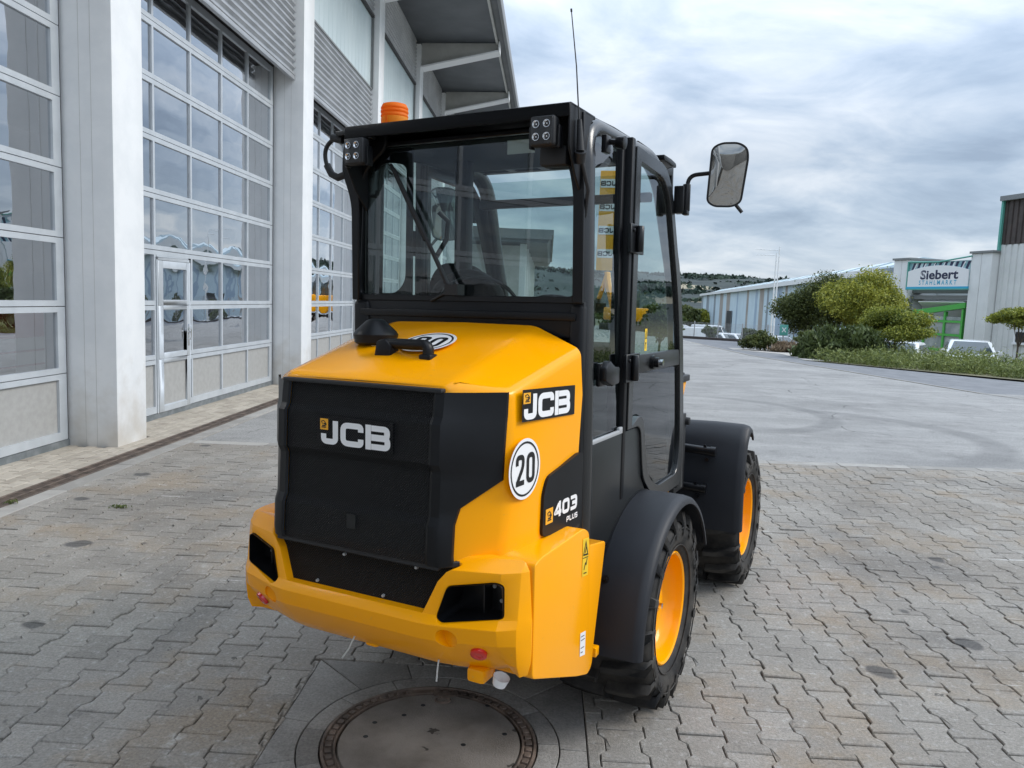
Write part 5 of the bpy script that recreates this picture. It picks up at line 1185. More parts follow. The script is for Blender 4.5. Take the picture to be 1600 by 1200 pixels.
# side panels
for s in (-1, 1):
    g = MB(); pp = rounded([(-1.151, .598), (-1.151, .943), (-1.10, .953), (-.775, .958), (-.728, .935), (-.722, .886), (-.563, .860), (-.655, .500), (-.662, .440), (-.70, .420), (-.80, .455)], .018, True, 3)
    x0, x1 = sorted((s*.30, s*.556)); g.prism(pp, 0, x0, x1); sp_ = mk('side_panel', g, 'yellow', parent=wl_, bevel=.016, seg=4)
    if s > 0:
        g = MB(); T_ = plane_T((.5565, 0, 0), (0, 1, 0), (0, 0, 1)); q = [(-.786, .795), (-.734, .788), (-.734, .918), (-.786, .925)]; g.add([T_(a, b, .001) for a, b in q], [(0, 1, 2, 3)]); st_ = mk('warning_sticker', g, 'warn', parent=sp_)
        g = MB(); stroke(g, [(-.779, .868), (-.741, .862), (-.760, .908)], .006, lambda a, b, c=0: T_(a, b, .0016+c), closed=True); stroke(g, [(-.772, .815), (-.76, .835), (-.752, .830), (-.745, .850)], .006, lambda a, b, c=0: T_(a, b, .0016+c)); stroke(g, [(-.784, .858), (-.736, .852)], .003, lambda a, b, c=0: T_(a, b, .0016+c)); stroke(g, [(-.764, .872), (-.756, .890)], .006, lambda a, b, c=0: T_(a, b, .0017+c)); stroke(g, [(-.775, .804), (-.748, .80)], .004, lambda a, b, c=0: T_(a, b, .0016+c)); mk('pictogram', g, 'black', parent=st_)
        g = MB(); q = [(-.785, .518), (-.738, .508), (-.738, .592), (-.785, .600)]; g.add([T_(a, b, .001) for a, b in q], [(0, 1, 2, 3)]); st_ = mk('paper_sticker', g, 'sticker', parent=sp_)
        g = MB()
        for (a, b) in ((.585, .030), (.572, .034), (.545, .03), (.53, .02)): stroke(g, [(-.779, a), (-.779+b, a-.004)], .003, lambda a, b, c=0: T_(a, b, .0016+c))
        mk('print', g, 'black', parent=st_)
# tow lugs, plug and cable ties under the counterweight
g = MB(); g.box((.36, -1.20, .565), (.42, -1.12, .61)); mk('tow_lug', g, 'yellow', parent=wl_, bevel=.01)
g = MB(); g.box((-.02, -1.20, .59), (.03, -1.12, .63)); mk('tow_lug', g, 'yellow', parent=wl_, bevel=.01)
g = MB(); g.lathe([(0, .026), (-.028, .020), (-.032, .0)], 2, (0, 0, 0), 12); g.xf(Matrix.Translation((.470, -1.18, .598)) @ Matrix.Rotation(R(18), 4, 'Y')); mk('exhaust_plug', g, 'white', parent=wl_, smooth=40)
g = MB(); g.tube([(-.02, -1.25, .64), (-.035, -1.26, .60), (-.06, -1.262, .565)], .0026, 6); g.tube([(.285, -1.235, .63), (.284, -1.24, .60), (.283, -1.243, .565)], .0028, 6); mk('cable_tie', g, 'clear', parent=wl_)
# chassis
g = MB(); g.box((-.30, -1.12, .63), (.30, -.5, .93)); g.box((-.22, -.5, .36), (.22, .35, .93)); g.box((-.40, -1.0, .60), (.40, -.58, .94)); g.box((-.22, .3, .30), (.22, 1.35, .75)); g.box((-.30, 1.3, .32), (.30, 2.3, .80)); mk('chassis', g, 'rubber', parent=wl_, bevel=.01)
g = MB(); g.lathe([(-.30, .07), (.30, .07)], 0, (0, .042, .42), 16, cap=True); g.lathe([(-.30, .07), (.30, .07)], 0, (0, 1.72, .42), 16, cap=True); mk('axle', g, 'rubber', parent=wl_, smooth=40)
g = MB(); g.box((-.36, 1.5, .45), (-.30, 2.5, .75)); g.box((.30, 1.5, .45), (.36, 2.5, .75)); g.box((.34, .62, .742), (.43, .70, .79)); mk('front_frame', g, 'yellow', parent=wl_, bevel=.01)

# ---- wheels
def wheel(cx, cy, s, first=None):
    w = empty('wheel', (cx, cy, .418), 0, wl_)
    if s < 0: w.rotation_euler = (0, 0, math.pi)
    if first is not None:
        for ch in first.children:
            o = ch.copy(); COL.objects.link(o); o.parent = w
        return w
    g = MB(); half = [(.150, .236), (.170, .240), (.186, .256), (.200, .292), (.207, .328), (.201, .352), (.188, .366), (.165, .372), (.10, .376), (0, .378)]
    g.lathe([(-a, b) for a, b in half]+[(a, b) for a, b in half[::-1]][1:], 0, n=72); mk('tyre', g, 'tyre', parent=w, smooth=60)
    g = MB(); g.tube([(.2085, .345*math.cos(a), .345*math.sin(a)) for a in np.linspace(0, 2*math.pi, 73)[:-1]], .0028, 6, closed=True); g.tube([(.196, .270*math.cos(a), .270*math.sin(a)) for a in np.linspace(0, 2*math.pi, 73)[:-1]], .003, 6, closed=True); mk('sidewall_ring', g, 'tyre', parent=w, smooth=80)
    # lug: footprint in (x, angle) with top and bottom radii
    def lug(sx):
        foot = [(.012, -.01, .418), (.085, -.028, .4185), (.120, -.062, .4185), (.200, -.090, .414), (.2125, -.083, .358), (.2125, .004, .358), (.200, .012, .414), (.125, .020, .4185), (.088, .052, .4185), (.012, .066, .418)]
        top = [(sx*x, r*math.cos(a), r*math.sin(a)) for x, a, r in foot]; botm = [(sx*x*1.0, (r-.045)*math.cos(a*1.12), (r-.045)*math.sin(a*1.12)) for x, a, r in foot]; n = len(foot)
        g = MB(); g.add(top+botm, [tuple(range(n))]+[(i, (i+1) % n, n+(i+1) % n, n+i) for i in range(n)]); return g
    NL = 18
    for sx in (1, -1):
        o = mk('lug', lug(sx), 'tyre', parent=w, bevel=.003, seg=1, smooth=20); me = o.data; o.rotation_euler = (R(0 if sx > 0 else 10), 0, 0)
        for k in range(1, NL): inst('lug', me, w, rot=(2*math.pi*k/NL+R(0 if sx > 0 else 10), 0, 0))
    g = MB(); g.lathe([(.150, .254), (.176, .2565), (.180, .250), (.174, .241), (.150, .236), (.120, .231), (.095, .212), (.082, .185), (.076, .150), (.078, .125), (.090, .108), (.112, .096), (.122, .084), (.124, .0)], 0, n=64); g.lathe([(-.15, .254), (-.176, .256), (-.17, .24), (.06, .225)], 0, n=48); g.v = [(x, y*.935, z*.935) for x, y, z in g.v]; mk('rim', g, 'yellow', parent=w, smooth=35)
    g = MB()
    for k in range(6):
        a = k*math.pi/3+.5; g.lathe([(.070, .0105), (.092, .0105), (.092, .0)], 0, (0, .145*math.cos(a), .145*math.sin(a)), 6)
    g.lathe([(.122, .032), (.130, .030), (.132, .0)], 0, n=24); mk('wheel_bolt', g, 'yellow', parent=w, smooth=30)
    g = MB(); g.lathe([(.130, .013), (.146, .012), (.147, 0)], 0, n=16); mk('centre_nut', g, 'chrome', parent=w, smooth=30)
    g = MB()
    for word, a0 in (('ROVER', -2.65), ('RADIAL', .2)):
        for i, ch in enumerate(word):
            vs, fs = font_mesh(ch, .043, .0012, .0, 0, 'CENTER'); a = a0+i*.105; rr = .352
            er = Vector((0, math.cos(a), math.sin(a))); et = Vector((0, -math.sin(a), math.cos(a)))
            g.add([tuple(Vector((.2085+.0018, 0, 0))+er*(.300+p[1]*.9)+et*p[0]*(1)) for p in vs], fs)
    mk('sidewall_lettering', g, 'letter', parent=w, fix=False)
    return w
wf = wheel(.456, .042, 1); wheel(-.456, .042, -1, wf); wheel(.456, 1.72, 1, wf); wheel(-.456, 1.72, -1, wf)

# ---- fenders
def fender_rear(s):
    g = MB(); angs = np.linspace(R(24), R(178), 34); cy, cz_ = -.022, .405
    Rr = lambda a: .512+.012*math.cos(a)**2*(1 if math.cos(a) < 0 else 0)
    sect = [(.500, 0), (.560, .002), (.655, .0), (.680, -.005), (.692, -.018), (.694, -.034), (.684, -.034), (.676, -.020), (.655, -.014), (.500, -.014)]
    vs = []; n = len(sect)
    for a in angs:
        for x, dr in sect: vs.append((s*x, cy+(Rr(a)+dr)*math.cos(a), cz_+(Rr(a)+dr)*math.sin(a)))
    fs = [(i*n+k, i*n+(k+1) % n, (i+1)*n+(k+1) % n, (i+1)*n+k) for i in range(len(angs)-1) for k in range(n)]+[tuple(range(n))[::-1], tuple(range((len(angs)-1)*n, len(angs)*n))]
    g.add(vs, fs); f = mk('rear_fender', g, 'fender', parent=wl_, smooth=40)
    g = MB(); sect = [(.455, .004), (.499, .004), (.499, -.02), (.455, -.02)]; vs = []; n = 4; a2 = np.linspace(R(60), R(186), 26)
    for a in a2:
        for x, dr in sect: vs.append((s*x, cy+(Rr(a)+dr)*math.cos(a), cz_+(Rr(a)+dr)*math.sin(a)))
    g.add(vs, [(i*n+k, i*n+(k+1) % n, (i+1)*n+(k+1) % n, (i+1)*n+k) for i in range(len(a2)-1) for k in range(n)]+[(3, 2, 1, 0), tuple(range((len(a2)-1)*n, len(a2)*n))]); mk('inner_strip', g, 'satin', parent=f, smooth=40)
    g = MB()
    for a in (R(148), R(176)):
        c = Vector((s*.525, cy+(Rr(a)+.002)*math.cos(a), cz_+(Rr(a)+.002)*math.sin(a))); d = Vector((0, math.cos(a), math.sin(a)))
        g.tube([c, c+d*.006], .014, 12); g.tube([c+d*.006, c+d*.016], .008, 6)
    mk('fender_bolt', g, 'black', parent=f, smooth=40)
    g = MB(); g.box(tuple(sorted((s*.52, s*.553)))[:1]+(-.62, .445), tuple(sorted((s*.52, s*.553)))[1:]+(-.585, .48)); mk('fender_bracket', g, 'yellow', parent=f, bevel=.004)
for s in (1, -1): fender_rear(s)
def fender_front(s):
    pr_ = rounded([(1.20, .455), (1.19, .62), (1.205, .83), (1.265, .985), (1.35, 1.048), (1.43, 1.040), (1.50, .975)], [0, .1, .1, .12, .12, .07, 0], False, 5)
    P = [Vector(p) for p in pr_]; sect = [(.335, 0), (.50, .004), (.66, 0), (.690, -.008), (.704, -.024), (.706, -.045), (.696, -.045), (.688, -.024), (.66, -.014), (.335, -.014)]
    vs = []; n = len(sect); m = len(P)
    for i, p in enumerate(P):
        t = (P[min(i+1, m-1)]-P[max(i-1, 0)]).normalized(); nn = Vector((-t.y, t.x))
        for x, d in sect: q = p+nn*d; vs.append((s*x, q.x, q.y))
    g = MB(); g.add(vs, [(i*n+k, i*n+(k+1) % n, (i+1)*n+(k+1) % n, (i+1)*n+k) for i in range(m-1) for k in range(n)]+[tuple(range(n))[::-1], tuple(range((m-1)*n, m*n))]); f = mk('front_fender', g, 'fender', parent=wl_, smooth=40)
    for z, xe, r in ((.905, .555, .025), (.690, .510, .022)):
        g = MB(); g.tube([(s*.25, 1.175, z+.012), (s*(xe-.03), 1.175, z)], r, 14); g.tube([(s*(xe-.03), 1.175, z), (s*xe, 1.175, z-.001)], r*1.15, 14); b_ = mk('fender_stay', g, 'black', parent=f, smooth=40)
        g = MB(); g.tube([(s*(xe-.05), 1.19, z-.05), (s*(xe-.05), 1.175, z-.05)], .012, 6); g.tube([(s*(xe-.06), 1.17, z+.028), (s*(xe-.06), 1.16, z+.028)], .009, 6); mk('stay_bolt', g, 'black', parent=b_)
for s in (1, -1): fender_front(s)

# ---- cab
cab = wl_                                                     # the cab's panels are parts of the machine itself
# side frame: bent tube running up the rear post, along the roof and down the front post
path = rounded([(-.578, .85), (-.590, 1.30), (-.600, 2.345-.03), (.170, 2.330), (.300, 2.255), (.560, 1.66), (.655, 1.10), (.680, .80)], [0, .0, .135, .09, .16, .25, .1, 0], False, 8)
for s in (1, -1):
    xo_ = [.500 if z < 1.9 else .500-.035*((z-1.9)/.44)**1.4 for y, z in path]
    g = MB(); g.tube([(s*(x-.036), y, z) for x, (y, z) in zip(xo_, path)], .037, 16); mk('side_frame', g, 'frame', parent=cab, smooth=60)
    # middle post between quarter window and door
    g = MB(); g.box(tuple([min(s*.450, s*.497), -.246, .93]), (max(s*.450, s*.497), -.210, 2.335)); g.box((min(s*.44, s*.470), -.28, 1.15), (max(s*.44, s*.470), -.246, 2.335)); mk('middle_post', g, 'satin', parent=cab, bevel=.006)
    # lower flank panel below the quarter window
    g = MB(); pp = [(-.585, .78), (-.585, 1.200), (-.035, 1.200), (-.012, 1.17), (.020, .975), (.105, .885), (.10, .80)]
    g.prism(pp, 0, *sorted((s*.44, s*.493))); mk('flank_panel', g, 'cabgrey', parent=cab, bevel=.006)
    g = MB(); g.box((min(s*.485, s*.4975), -.574, 1.200), (max(s*.485, s*.4975), -.250, 1.216)); g.box((min(s*.485, s*.498), -.29, 1.205), (max(s*.485, s*.498), -.252, 1.226)); mk('window_sill', g, 'galv', parent=cab, bevel=.003)
    # quarter glass
    qg = rounded([(-.575, 1.215), (-.590, 2.20), (-.560, 2.315), (-.25, 2.315), (-.245, 1.215)], [0, .1, .08, 0, 0], True, 4)
    g = MB(); g.add([(s*(.481-.025*max(0, (z-2.0)/.3)), y, z) for y, z in qg], [tuple(range(len(qg)))]); mk('quarter_glass', g, 'sideglass', parent=cab)
    # fixings: window hinge at the top, latch block in the middle
    g = MB(); g.tube([(s*.485, -.500, 2.268), (s*.525, -.500, 2.262)], .011, 10); g.tube([(s*.523, -.500, 2.262), (s*.556, -.500, 2.258)], [.020, .024], 14); g.box((min(s*.48, s*.50), -.535, 2.225), (max(s*.48, s*.50), -.49, 2.285)); mk('window_catch', g, 'black', parent=cab, bevel=.003)
    g = MB(); g.box((min(s*.484, s*.502), -.53, 1.405), (max(s*.484, s*.502), -.46, 1.49)); g.prism([(-.545, 1.43), (-.545, 1.475), (-.505, 1.50), (-.45, 1.475), (-.405, 1.472), (-.405, 1.412), (-.47, 1.405)], 0, *sorted((s*.502, s*.532))); mk('window_latch', g, 'black', parent=cab, bevel=.006)
    # door
    do = rounded([(-.205, 1.205), (-.065, 1.205), (-.030, 1.18), (.018, .97), (.125, .892), (.376, .826), (.640, .826), (.655, 1.00), (.618, 1.30), (.540, 1.70), (.300, 2.215), (.185, 2.300), (-.205, 2.312)], [0, .03, .04, .05, .02, .03, .05, .1, .2, .2, .08, .06, .01], True, 3)
    di = rounded([(-.150, 1.215), (-.055, 1.251), (.008, 1.225), (.072, 1.005), (.140, .94), (.253, .893), (.560, .893), (.598, 1.02), (.562, 1.30), (.490, 1.68), (.268, 2.170), (.165, 2.245), (-.150, 2.258)], [0, .03, .04, .05, .02, .03, .05, .1, .2, .2, .08, .06, .01], True, 3)
    g = frame_mb(do, di, 0, *sorted((s*.474, s*.502))); dr_ = mk('door', g, 'frame', parent=cab, bevel=.003, seg=1)
    lo = rounded([(-.135, 1.253), (-.05, 1.255), (.012, 1.225), (.078, 1.005), (.253, .896), (.540, .896), (.596, .95), (.594, 1.03), (.540, 1.42), (-.120, 1.425)], [0, .03, .04, .05, .03, .05, .05, .1, .02, .02], True, 3)
    up_ = rounded([(-.125, 1.500), (.505, 1.500), (.492, 1.66), (.268, 2.165), (.165, 2.240), (-.147, 2.252)], [.01, .03, .1, .08, .06, .02], True, 3)
    g = MB(); g.add([(s*.488, y, z) for y, z in lo], [tuple(range(len(lo)))]); mk('lower_glass', g, 'sideglass', parent=dr_)
    g = MB(); g.add([(s*.488, y, z) for y, z in up_], [tuple(range(len(up_)))]); mk('upper_glass', g, 'sideglass', parent=dr_)
    g = MB(); g.prism([(-.16, 1.425), (.555, 1.425), (.515, 1.500), (-.16, 1.500)], 0, *sorted((s*.478, s*.500))); mk('waist_rail', g, 'cabgrey', parent=dr_, bevel=.004)
    for z in (1.955, 1.455):
        g = MB()
        g.box((min(s*.498, s*.512), -.275, z-.055), (max(s*.498, s*.512), -.115, z+.055)); g.tube([(s*.524, -.205, z-.05), (s*.524, -.205, z+.05)], .015, 12)
        g.tube([(s*.512, -.245, z+.03), (s*.518, -.245, z+.03)], .008, 6); g.tube([(s*.512, -.14, z-.03), (s*.518, -.14, z-.03)], .008, 6)
        mk('door_hinge', g, 'black', parent=dr_, bevel=.002, seg=1)
    g = MB(); g.tube([(s*.500, .085, 1.462), (s*.515, .085, 1.462)], .030, 18); g.tube([(s*.515, .085, 1.462), (s*.535, .085, 1.462)], .022, 16); hn = mk('window_knob', g, 'black', parent=dr_, smooth=40)
    g = MB(); g.tube([(s*.535, .085, 1.462), (s*.552, .085, 1.462)], .013, 12); mk('button', g, 'chrome', parent=hn, smooth=40)
    if s > 0:
        T_ = plane_T((.4885, 0, 0), (0, 1, 0), (0, 0, 1)); g = MB(); q = [(.012, 1.512), (.042, 1.512), (.042, 1.605), (.012, 1.605)]; g.add([T_(a, b, .001) for a, b in q], [(0, 1, 2, 3)]); st_ = mk('glass_sticker', g, 'warn', parent=dr_)
        g = MB(); stroke(g, [(.016, 1.565), (.038, 1.565), (.027, 1.595)], .004, lambda a, b, c=0: T_(a, b, .0016+c), closed=True); stroke(g, [(.020, 1.522), (.020, 1.545), (.034, 1.545)], .005, lambda a, b, c=0: T_(a, b, .0016+c)); mk('pictogram', g, 'black', parent=st_)
    # inner trim round the door seen through the other side
    g = MB(); g.tube([(s*.44, -.16, 1.90), (s*.405, -.13, 1.98), (s*.40, -.125, 2.06), (s*.43, -.16, 2.10)][::-1], .012, 8); mk('grab_handle', g, 'black', parent=cab, smooth=60)
# rear wall: posts, window frame, lower panel
g = MB()
g.box((-.506, -.66, .62), (-.430, -.575, 1.70)); mk('rear_post', g, 'satin', parent=cab, bevel=.018, seg=3)
g = MB(); g.box((.425, -.655, .62), (.482, -.565, 1.70)); rp = mk('rear_post', g, 'satin', parent=cab, bevel=.018, seg=3)
g = MB(); g.box((-.500, -.648, 1.58), (.480, -.60, 1.706)); g.box((-.49, -.60, .95), (.47, -.565, 1.62)); g.box((-.470, -.662, 1.640), (.455, -.645, 1.668)); g.box((-.46, -.56, 1.05), (.46, -.55, 1.6)); mk('rear_panel', g, 'satin', parent=cab, bevel=.006)
# rear window: black glass border and clear pane
ow = rounded([(-.497, 1.700), (.470, 1.700), (.452, 2.30), (-.470, 2.30)], .03, True, 4); iw = rounded([(-.478, 1.722), (.450, 1.722), (.435, 2.285), (-.452, 2.285)], .035, True, 4)
mk('rear_window_frame', frame_mb(ow, iw, 1, -.652, -.634), 'black', parent=cab, bevel=.002, seg=1)
g = MB(); g.add([(x, -.640, z) for x, z in iw], [tuple(range(len(iw)))]); mk('rear_window', g, 'cabglass', parent=cab)
# left inner screening: black panels round the left rear opening (rounded opening)
opn = rounded([(-.478, 1.730), (-.318, 1.728), (-.275, 1.775), (-.272, 2.215), (-.390, 2.238), (-.474, 2.14)], [.01, .03, .05, .03, .06, .05], True, 5)
g = MB(); g.box((-.262, -.30, 1.20), (-.20, -.24, 2.3)); mk('inner_post', g, 'satin', parent=cab, bevel=.01)
# visor and roof
g = MB(); g.prism([(-.775, 2.338), (-.775, 2.300), (-.760, 2.296), (-.640, 2.300), (-.60, 2.352), (-.30, 2.372), (.17, 2.366), (.25, 2.335), (.22, 2.318), (-.30, 2.340), (-.60, 2.325)], 0, -.452, .452)
g2 = MB(); g2.box((-.452, -.775, 2.296), (.462, -.762, 2.340)); g2.box((-.455, -.765, 2.331), (.463, -.55, 2.344))
mk('rear_visor', g2, 'visor', parent=cab, bevel=.004)
g = MB(); g.prism([(-.62, 2.335), (-.60, 2.352), (-.30, 2.366), (-.04, 2.366), (-.04, 2.335), (-.30, 2.335)], 0, -.44, .44); g.prism([(-.04, 2.335), (-.04, 2.366), (.15, 2.362), (.23, 2.335), (.20, 2.322)], 0, -.45, -.40); g.prism([(-.04, 2.335), (-.04, 2.366), (.15, 2.362), (.23, 2.335), (.20, 2.322)], 0, .40, .45); mk('roof', g, 'satin', parent=cab, bevel=.006)
for s, x_ in ((1, .463), (-1, -.457)):
    g = MB(); w0, w1 = sorted((x_, x_-s*.008)); g.prism([(-.770, 2.340), (-.770, 2.205), (-.715, 2.120), (-.640, 2.045), (-.600, 2.30), (-.560, 2.340)], 0, w0, w1); mk('visor_cheek', g, 'satin', parent=cab, bevel=.002, seg=1)
# roof hatch with open bars through which the sky shows
g = MB(); g.box((-.42, -.62, 2.285), (.42, -.05, 2.30)); mk('headlining', g, 'seat', parent=cab)
g = MB(); zf = 2.300
for x in (-.235, -.07, .095, .26): g.box((x-.02, -.04, 2.318), (x+.02, .20, 2.334))
g.box((-.40, .085, 2.312), (.40, .10, 2.317)); g.box((-.40, .185, 2.318), (.40, .225, 2.340)); mk('roof_hatch_frame', g, 'satin', parent=cab, bevel=.003)
g = MB(); g.add([(-.40, -.04, 2.345), (.40, -.04, 2.345), (.40, .2, 2.343), (-.40, .2, 2.343)], [(0, 1, 2, 3)]); mk('roof_hatch_glass', g, 'cabglass', parent=cab)
g = MB()
g.box((-.43, .20, 2.155), (.43, .235, 2.195)); mk('header_bar', g, 'satin', parent=cab, bevel=.006)
# windscreen at the front (leans with the front posts)
fp_ = [(.225, 2.28), (.30, 2.19), (.53, 1.68), (.645, 1.1), (.66, .9)]
g = MB(); vs = [(-.45, y, z) for y, z in fp_]+[(.45, y, z) for y, z in fp_]; g.add(vs, [(i, i+1, 5+i+1, 5+i) for i in range(4)]); mk('windscreen', g, 'cabglass', parent=cab)
g = MB(); g.box((-.45, .55, .85), (.45, .64, 1.42)); g.prism([(.40, 1.30), (.56, 1.35), (.55, 1.52), (.42, 1.50)], 0, -.22, .22); mk('dashboard', g, 'seat', parent=cab, bevel=.01)
# floor, and black panels added to block the view through the glass
g = MB(); g.prism([(.560, 1.43), (.60, .88), (.66, .88), (.622, 1.43)], 0, -.485, .470); mk('front_blackout_panel', g, 'satin', parent=cab)  # added black wall, hides the bright yard beyond the lower door glass
g = MB(); g.box((-.45, -.56, .83), (.45, .62, .86)); g.box((-.42, -.56, .86), (.42, -.12, 1.14)); mk('cab_floor', g, 'seat', parent=cab)
g = MB(); g.box((-.462, -.20, .86), (-.452, .60, 1.40)); g.box((-.462, -.57, 1.15), (-.452, -.22, 1.72)); g.box((-.40, -.12, .86), (.30, .28, 1.22)); mk('inner_blackout', g, 'seat', parent=cab)  # black boxes, added over the left glass so the interior stays dark
# seat
st = empty('driver_seat', (0, 0, 0), 0, wl_)
g = MB(); g.prism(rounded([(-.25, 1.22), (.24, 1.22), (.24, 1.36), (-.25, 1.34)], .04, True, 3), 0, -.25, .25); mk('seat_cushion', g, 'seat', parent=st, bevel=.03, seg=3)
bk = rounded([(-.28, 1.26), (-.285, 1.60), (-.235, 1.775), (-.10, 1.835), (-.02, 1.83), (.06, 1.78), (.11, 1.60), (.10, 1.26)], [.05, .1, .08, .08, .05, .08, .1, .05], True, 5)
g = MB(); g.prism([(a, b) for a, b in bk], 1, -.36, -.26); g.v = [(x-.06, y-(z-1.3)*.16, z) for x, y, z in g.v]; mk('seat_back', g, 'seat', parent=st, bevel=.03, seg=3)
g = MB(); g.tube([(-.06+.19*math.cos(a), -.40-.16*(.47+.14*math.sin(a))+.04, 1.66+.14*math.sin(a)) for a in np.linspace(0, math.pi, 14)], .008, 6); mk('piping', g, 'rubber', parent=st)
g = MB(); g.box((.02, -.47, 1.64), (.07, -.40, 1.70)); mk('belt_reel', g, 'redbelt', parent=st, bevel=.01)
g = MB(); g.tube([(0, .45, 1.35), (0, .22, 1.62)], .03, 10); g.tube([(.17*math.cos(a), .22-.17*math.sin(a)*.45, 1.64+.17*math.sin(a)*.55) for a in np.linspace(0, 2*math.pi, 25)[:-1]], .014, 8, closed=True); mk('steering_wheel', g, 'rubber', parent=cab, smooth=60)
g = MB(); g.prism(rounded([(-.46, 1.3), (-.46, 1.80), (-.40, 1.875), (-.24, 1.865), (-.16, 1.79), (-.15, 1.3)], .06, True, 4), 1, -.19, -.13); mk('side_console', g, 'seat', parent=cab, bevel=.01)
# rear screen wiper
g = MB(); g.tube([(-.02, -.665, 1.737), (-.045, -.69, 1.765), (-.30, -.672, 2.195)], [.012, .009, .006], 8); g.box((-.05, -.70, 1.722), (.005, -.65, 1.762)); wp = mk('wiper', g, 'rubber', parent=cab, smooth=40)
g = MB(); g.tube([(-.325, -.658, 2.215), (-.165, -.660, 1.925)], .0075, 6); mk('wiper_blade', g, 'rubber', parent=wp)
g = MB(); g.tube([(-.02, -.665, 1.745), (-.09, -.66, 1.722), (-.14, -.655, 1.700)], .005, 6); mk('washer_hose', g, 'rubber', parent=wp)
g = MB(); g.tube([(-.475, -.628, 2.12), (-.44, -.628, 2.105), (-.415, -.628, 2.105), (-.408, -.628, 2.125)], .008, 8); mk('hose_hook', g, 'rubber', parent=cab)
# sun blind sticker inside the rear window
fr_o = []
for x, z in opn:
    vx, vz = x+.372, z-1.98; k = min(.125/abs(vx) if abs(vx) > 1e-6 else 99, .30/abs(vz) if abs(vz) > 1e-6 else 99); fr_o.append((-.372+vx*max(k, 1.0), 1.98+vz*max(k, 1.0)))
mk('inner_window_surround', frame_mb(fr_o, opn, 1, -.628, -.618), 'satin', parent=cab)
g = MB(); g.box((.163, -.632, 2.222), (.272, -.630, 2.270)); mk('window_label', g, 'clear', parent=cab)
# number-plate style lamp box behind the right work light
def worklight(x, y, z, yaw):
    t = empty('work_light', (x, y, z), yaw, wl_)
    g = MB(); g.box((-.044, -.018, -.048), (.044, .030, .048)); mk('housing', g, 'rubber', parent=t, bevel=.010, seg=3)
    g = MB(); g.box((-.038, -.0205, -.042), (.038, -.0175, .042)); mk('front_lens', g, 'lens', parent=t, bevel=.001)
    for a in (-.019, .019):
        for b in (-.020, .020):
            g = MB(); g.lathe([(-.0245, .0125), (-.0245, .0105), (-.018, .006), (-.019, .003), (-.026, .0)], 1, (a, 0, b), 20); mk('led', g, 'chrome', parent=t, smooth=40)
    g = MB(); g.box((-.055, .0, -.052), (-.0445, .03, .02)); g.box((.0445, 0, -.052), (.055, .03, .02)); g.box((-.055, .02, .048), (.055, .05, .085)); mk('bracket', g, 'black', parent=t, bevel=.003)
worklight(-.390, -.785, 2.244, R(0)); worklight(.378, -.785, 2.252, R(0))
g = MB(); g.box((.33, -.72, 2.155), (.43, -.66, 2.22)); mk('lamp_shroud', g, 'rubber', parent=cab, bevel=.01)
# corner plates beside the rear window (upper left and right)
g = MB(); pp = rounded([(-.545, 2.30), (-.552, 2.20), (-.505, 2.08), (-.500, 1.70), (-.468, 1.70), (-.470, 2.10), (-.44, 2.20), (-.34, 2.275), (-.34, 2.335), (-.50, 2.335)], [.02, .02, .05, 0, 0, .06, .06, .03, 0, 0], True, 4); g.prism(pp, 1, -.672, -.655); mk('corner_plate', g, 'satin', parent=cab, bevel=.003, seg=1)
g = MB(); pp = rounded([(.47, 2.335), (.30, 2.335), (.31, 2.27), (.41, 2.19), (.437, 2.08), (.445, 1.70), (.482, 1.70), (.476, 2.10)], [0, 0, .03, .05, .05, 0, 0, .03], True, 4); g.prism(pp, 1, -.672, -.655); mk('corner_plate', g, 'satin', parent=cab, bevel=.003, seg=1)
# rail hook at the upper left
g = MB(); g.tube(rounded([(-.50, -.66, 2.315), (-.60, -.66, 2.335), (-.645, -.66, 2.300), (-.645, -.66, 2.245), (-.605, -.66, 2.185), (-.55, -.66, 2.18)], .04, False, 5), [.007]*8+[.009]*9+[.014]*20 if False else .0085, 10); g.tube([(-.635, -.66, 2.232), (-.612, -.66, 2.195), (-.58, -.66, 2.180), (-.54, -.66, 2.19)], .0145, 10); g.tube([(-.60, -.67, 2.333), (-.545, -.67, 2.320)], .015, 10); mk('cable_loop', g, 'rubber', parent=cab, smooth=60)
# beacon on the roof
bc = empty('beacon', (-.380, -.56, 2.362), 0, wl_)
g = MB(); g.lathe([(-.03, .052), (.014, .056), (.018, .05)], 2, n=32, cap=True); mk('base', g, 'rubber', parent=bc, smooth=40)
g = MB(); pr2 = [(.018, .050)]
pr2 = [(.052, .0525)]
for z, r in ((.056, .0545), (.060, .0530), (.066, .0512), (.070, .054), (.076, .0545), (.080, .0512), (.084, .0535), (.089, .0535), (.092, .0510)): pr2.append((z, r))
pr2 += [(.101, .047), (.106, .03), (.107, 0)]; g.lathe(pr2, 2, n=40); mk('dome', g, 'orange', parent=bc, smooth=50)
g = MB(); g.lathe([(.018, .0505), (.022, .0525), (.034, .0530), (.048, .0530), (.052, .0520)], 2, n=40); mk('lit_dome_band', g, 'amber', parent=bc, smooth=50)  # lighter amber paints the light coming through the lower dome
g = MB(); g.box((-.004, -.0545, .020), (.004, -.0525, .05)); mk('filament_post', g, 'orange', parent=bc)
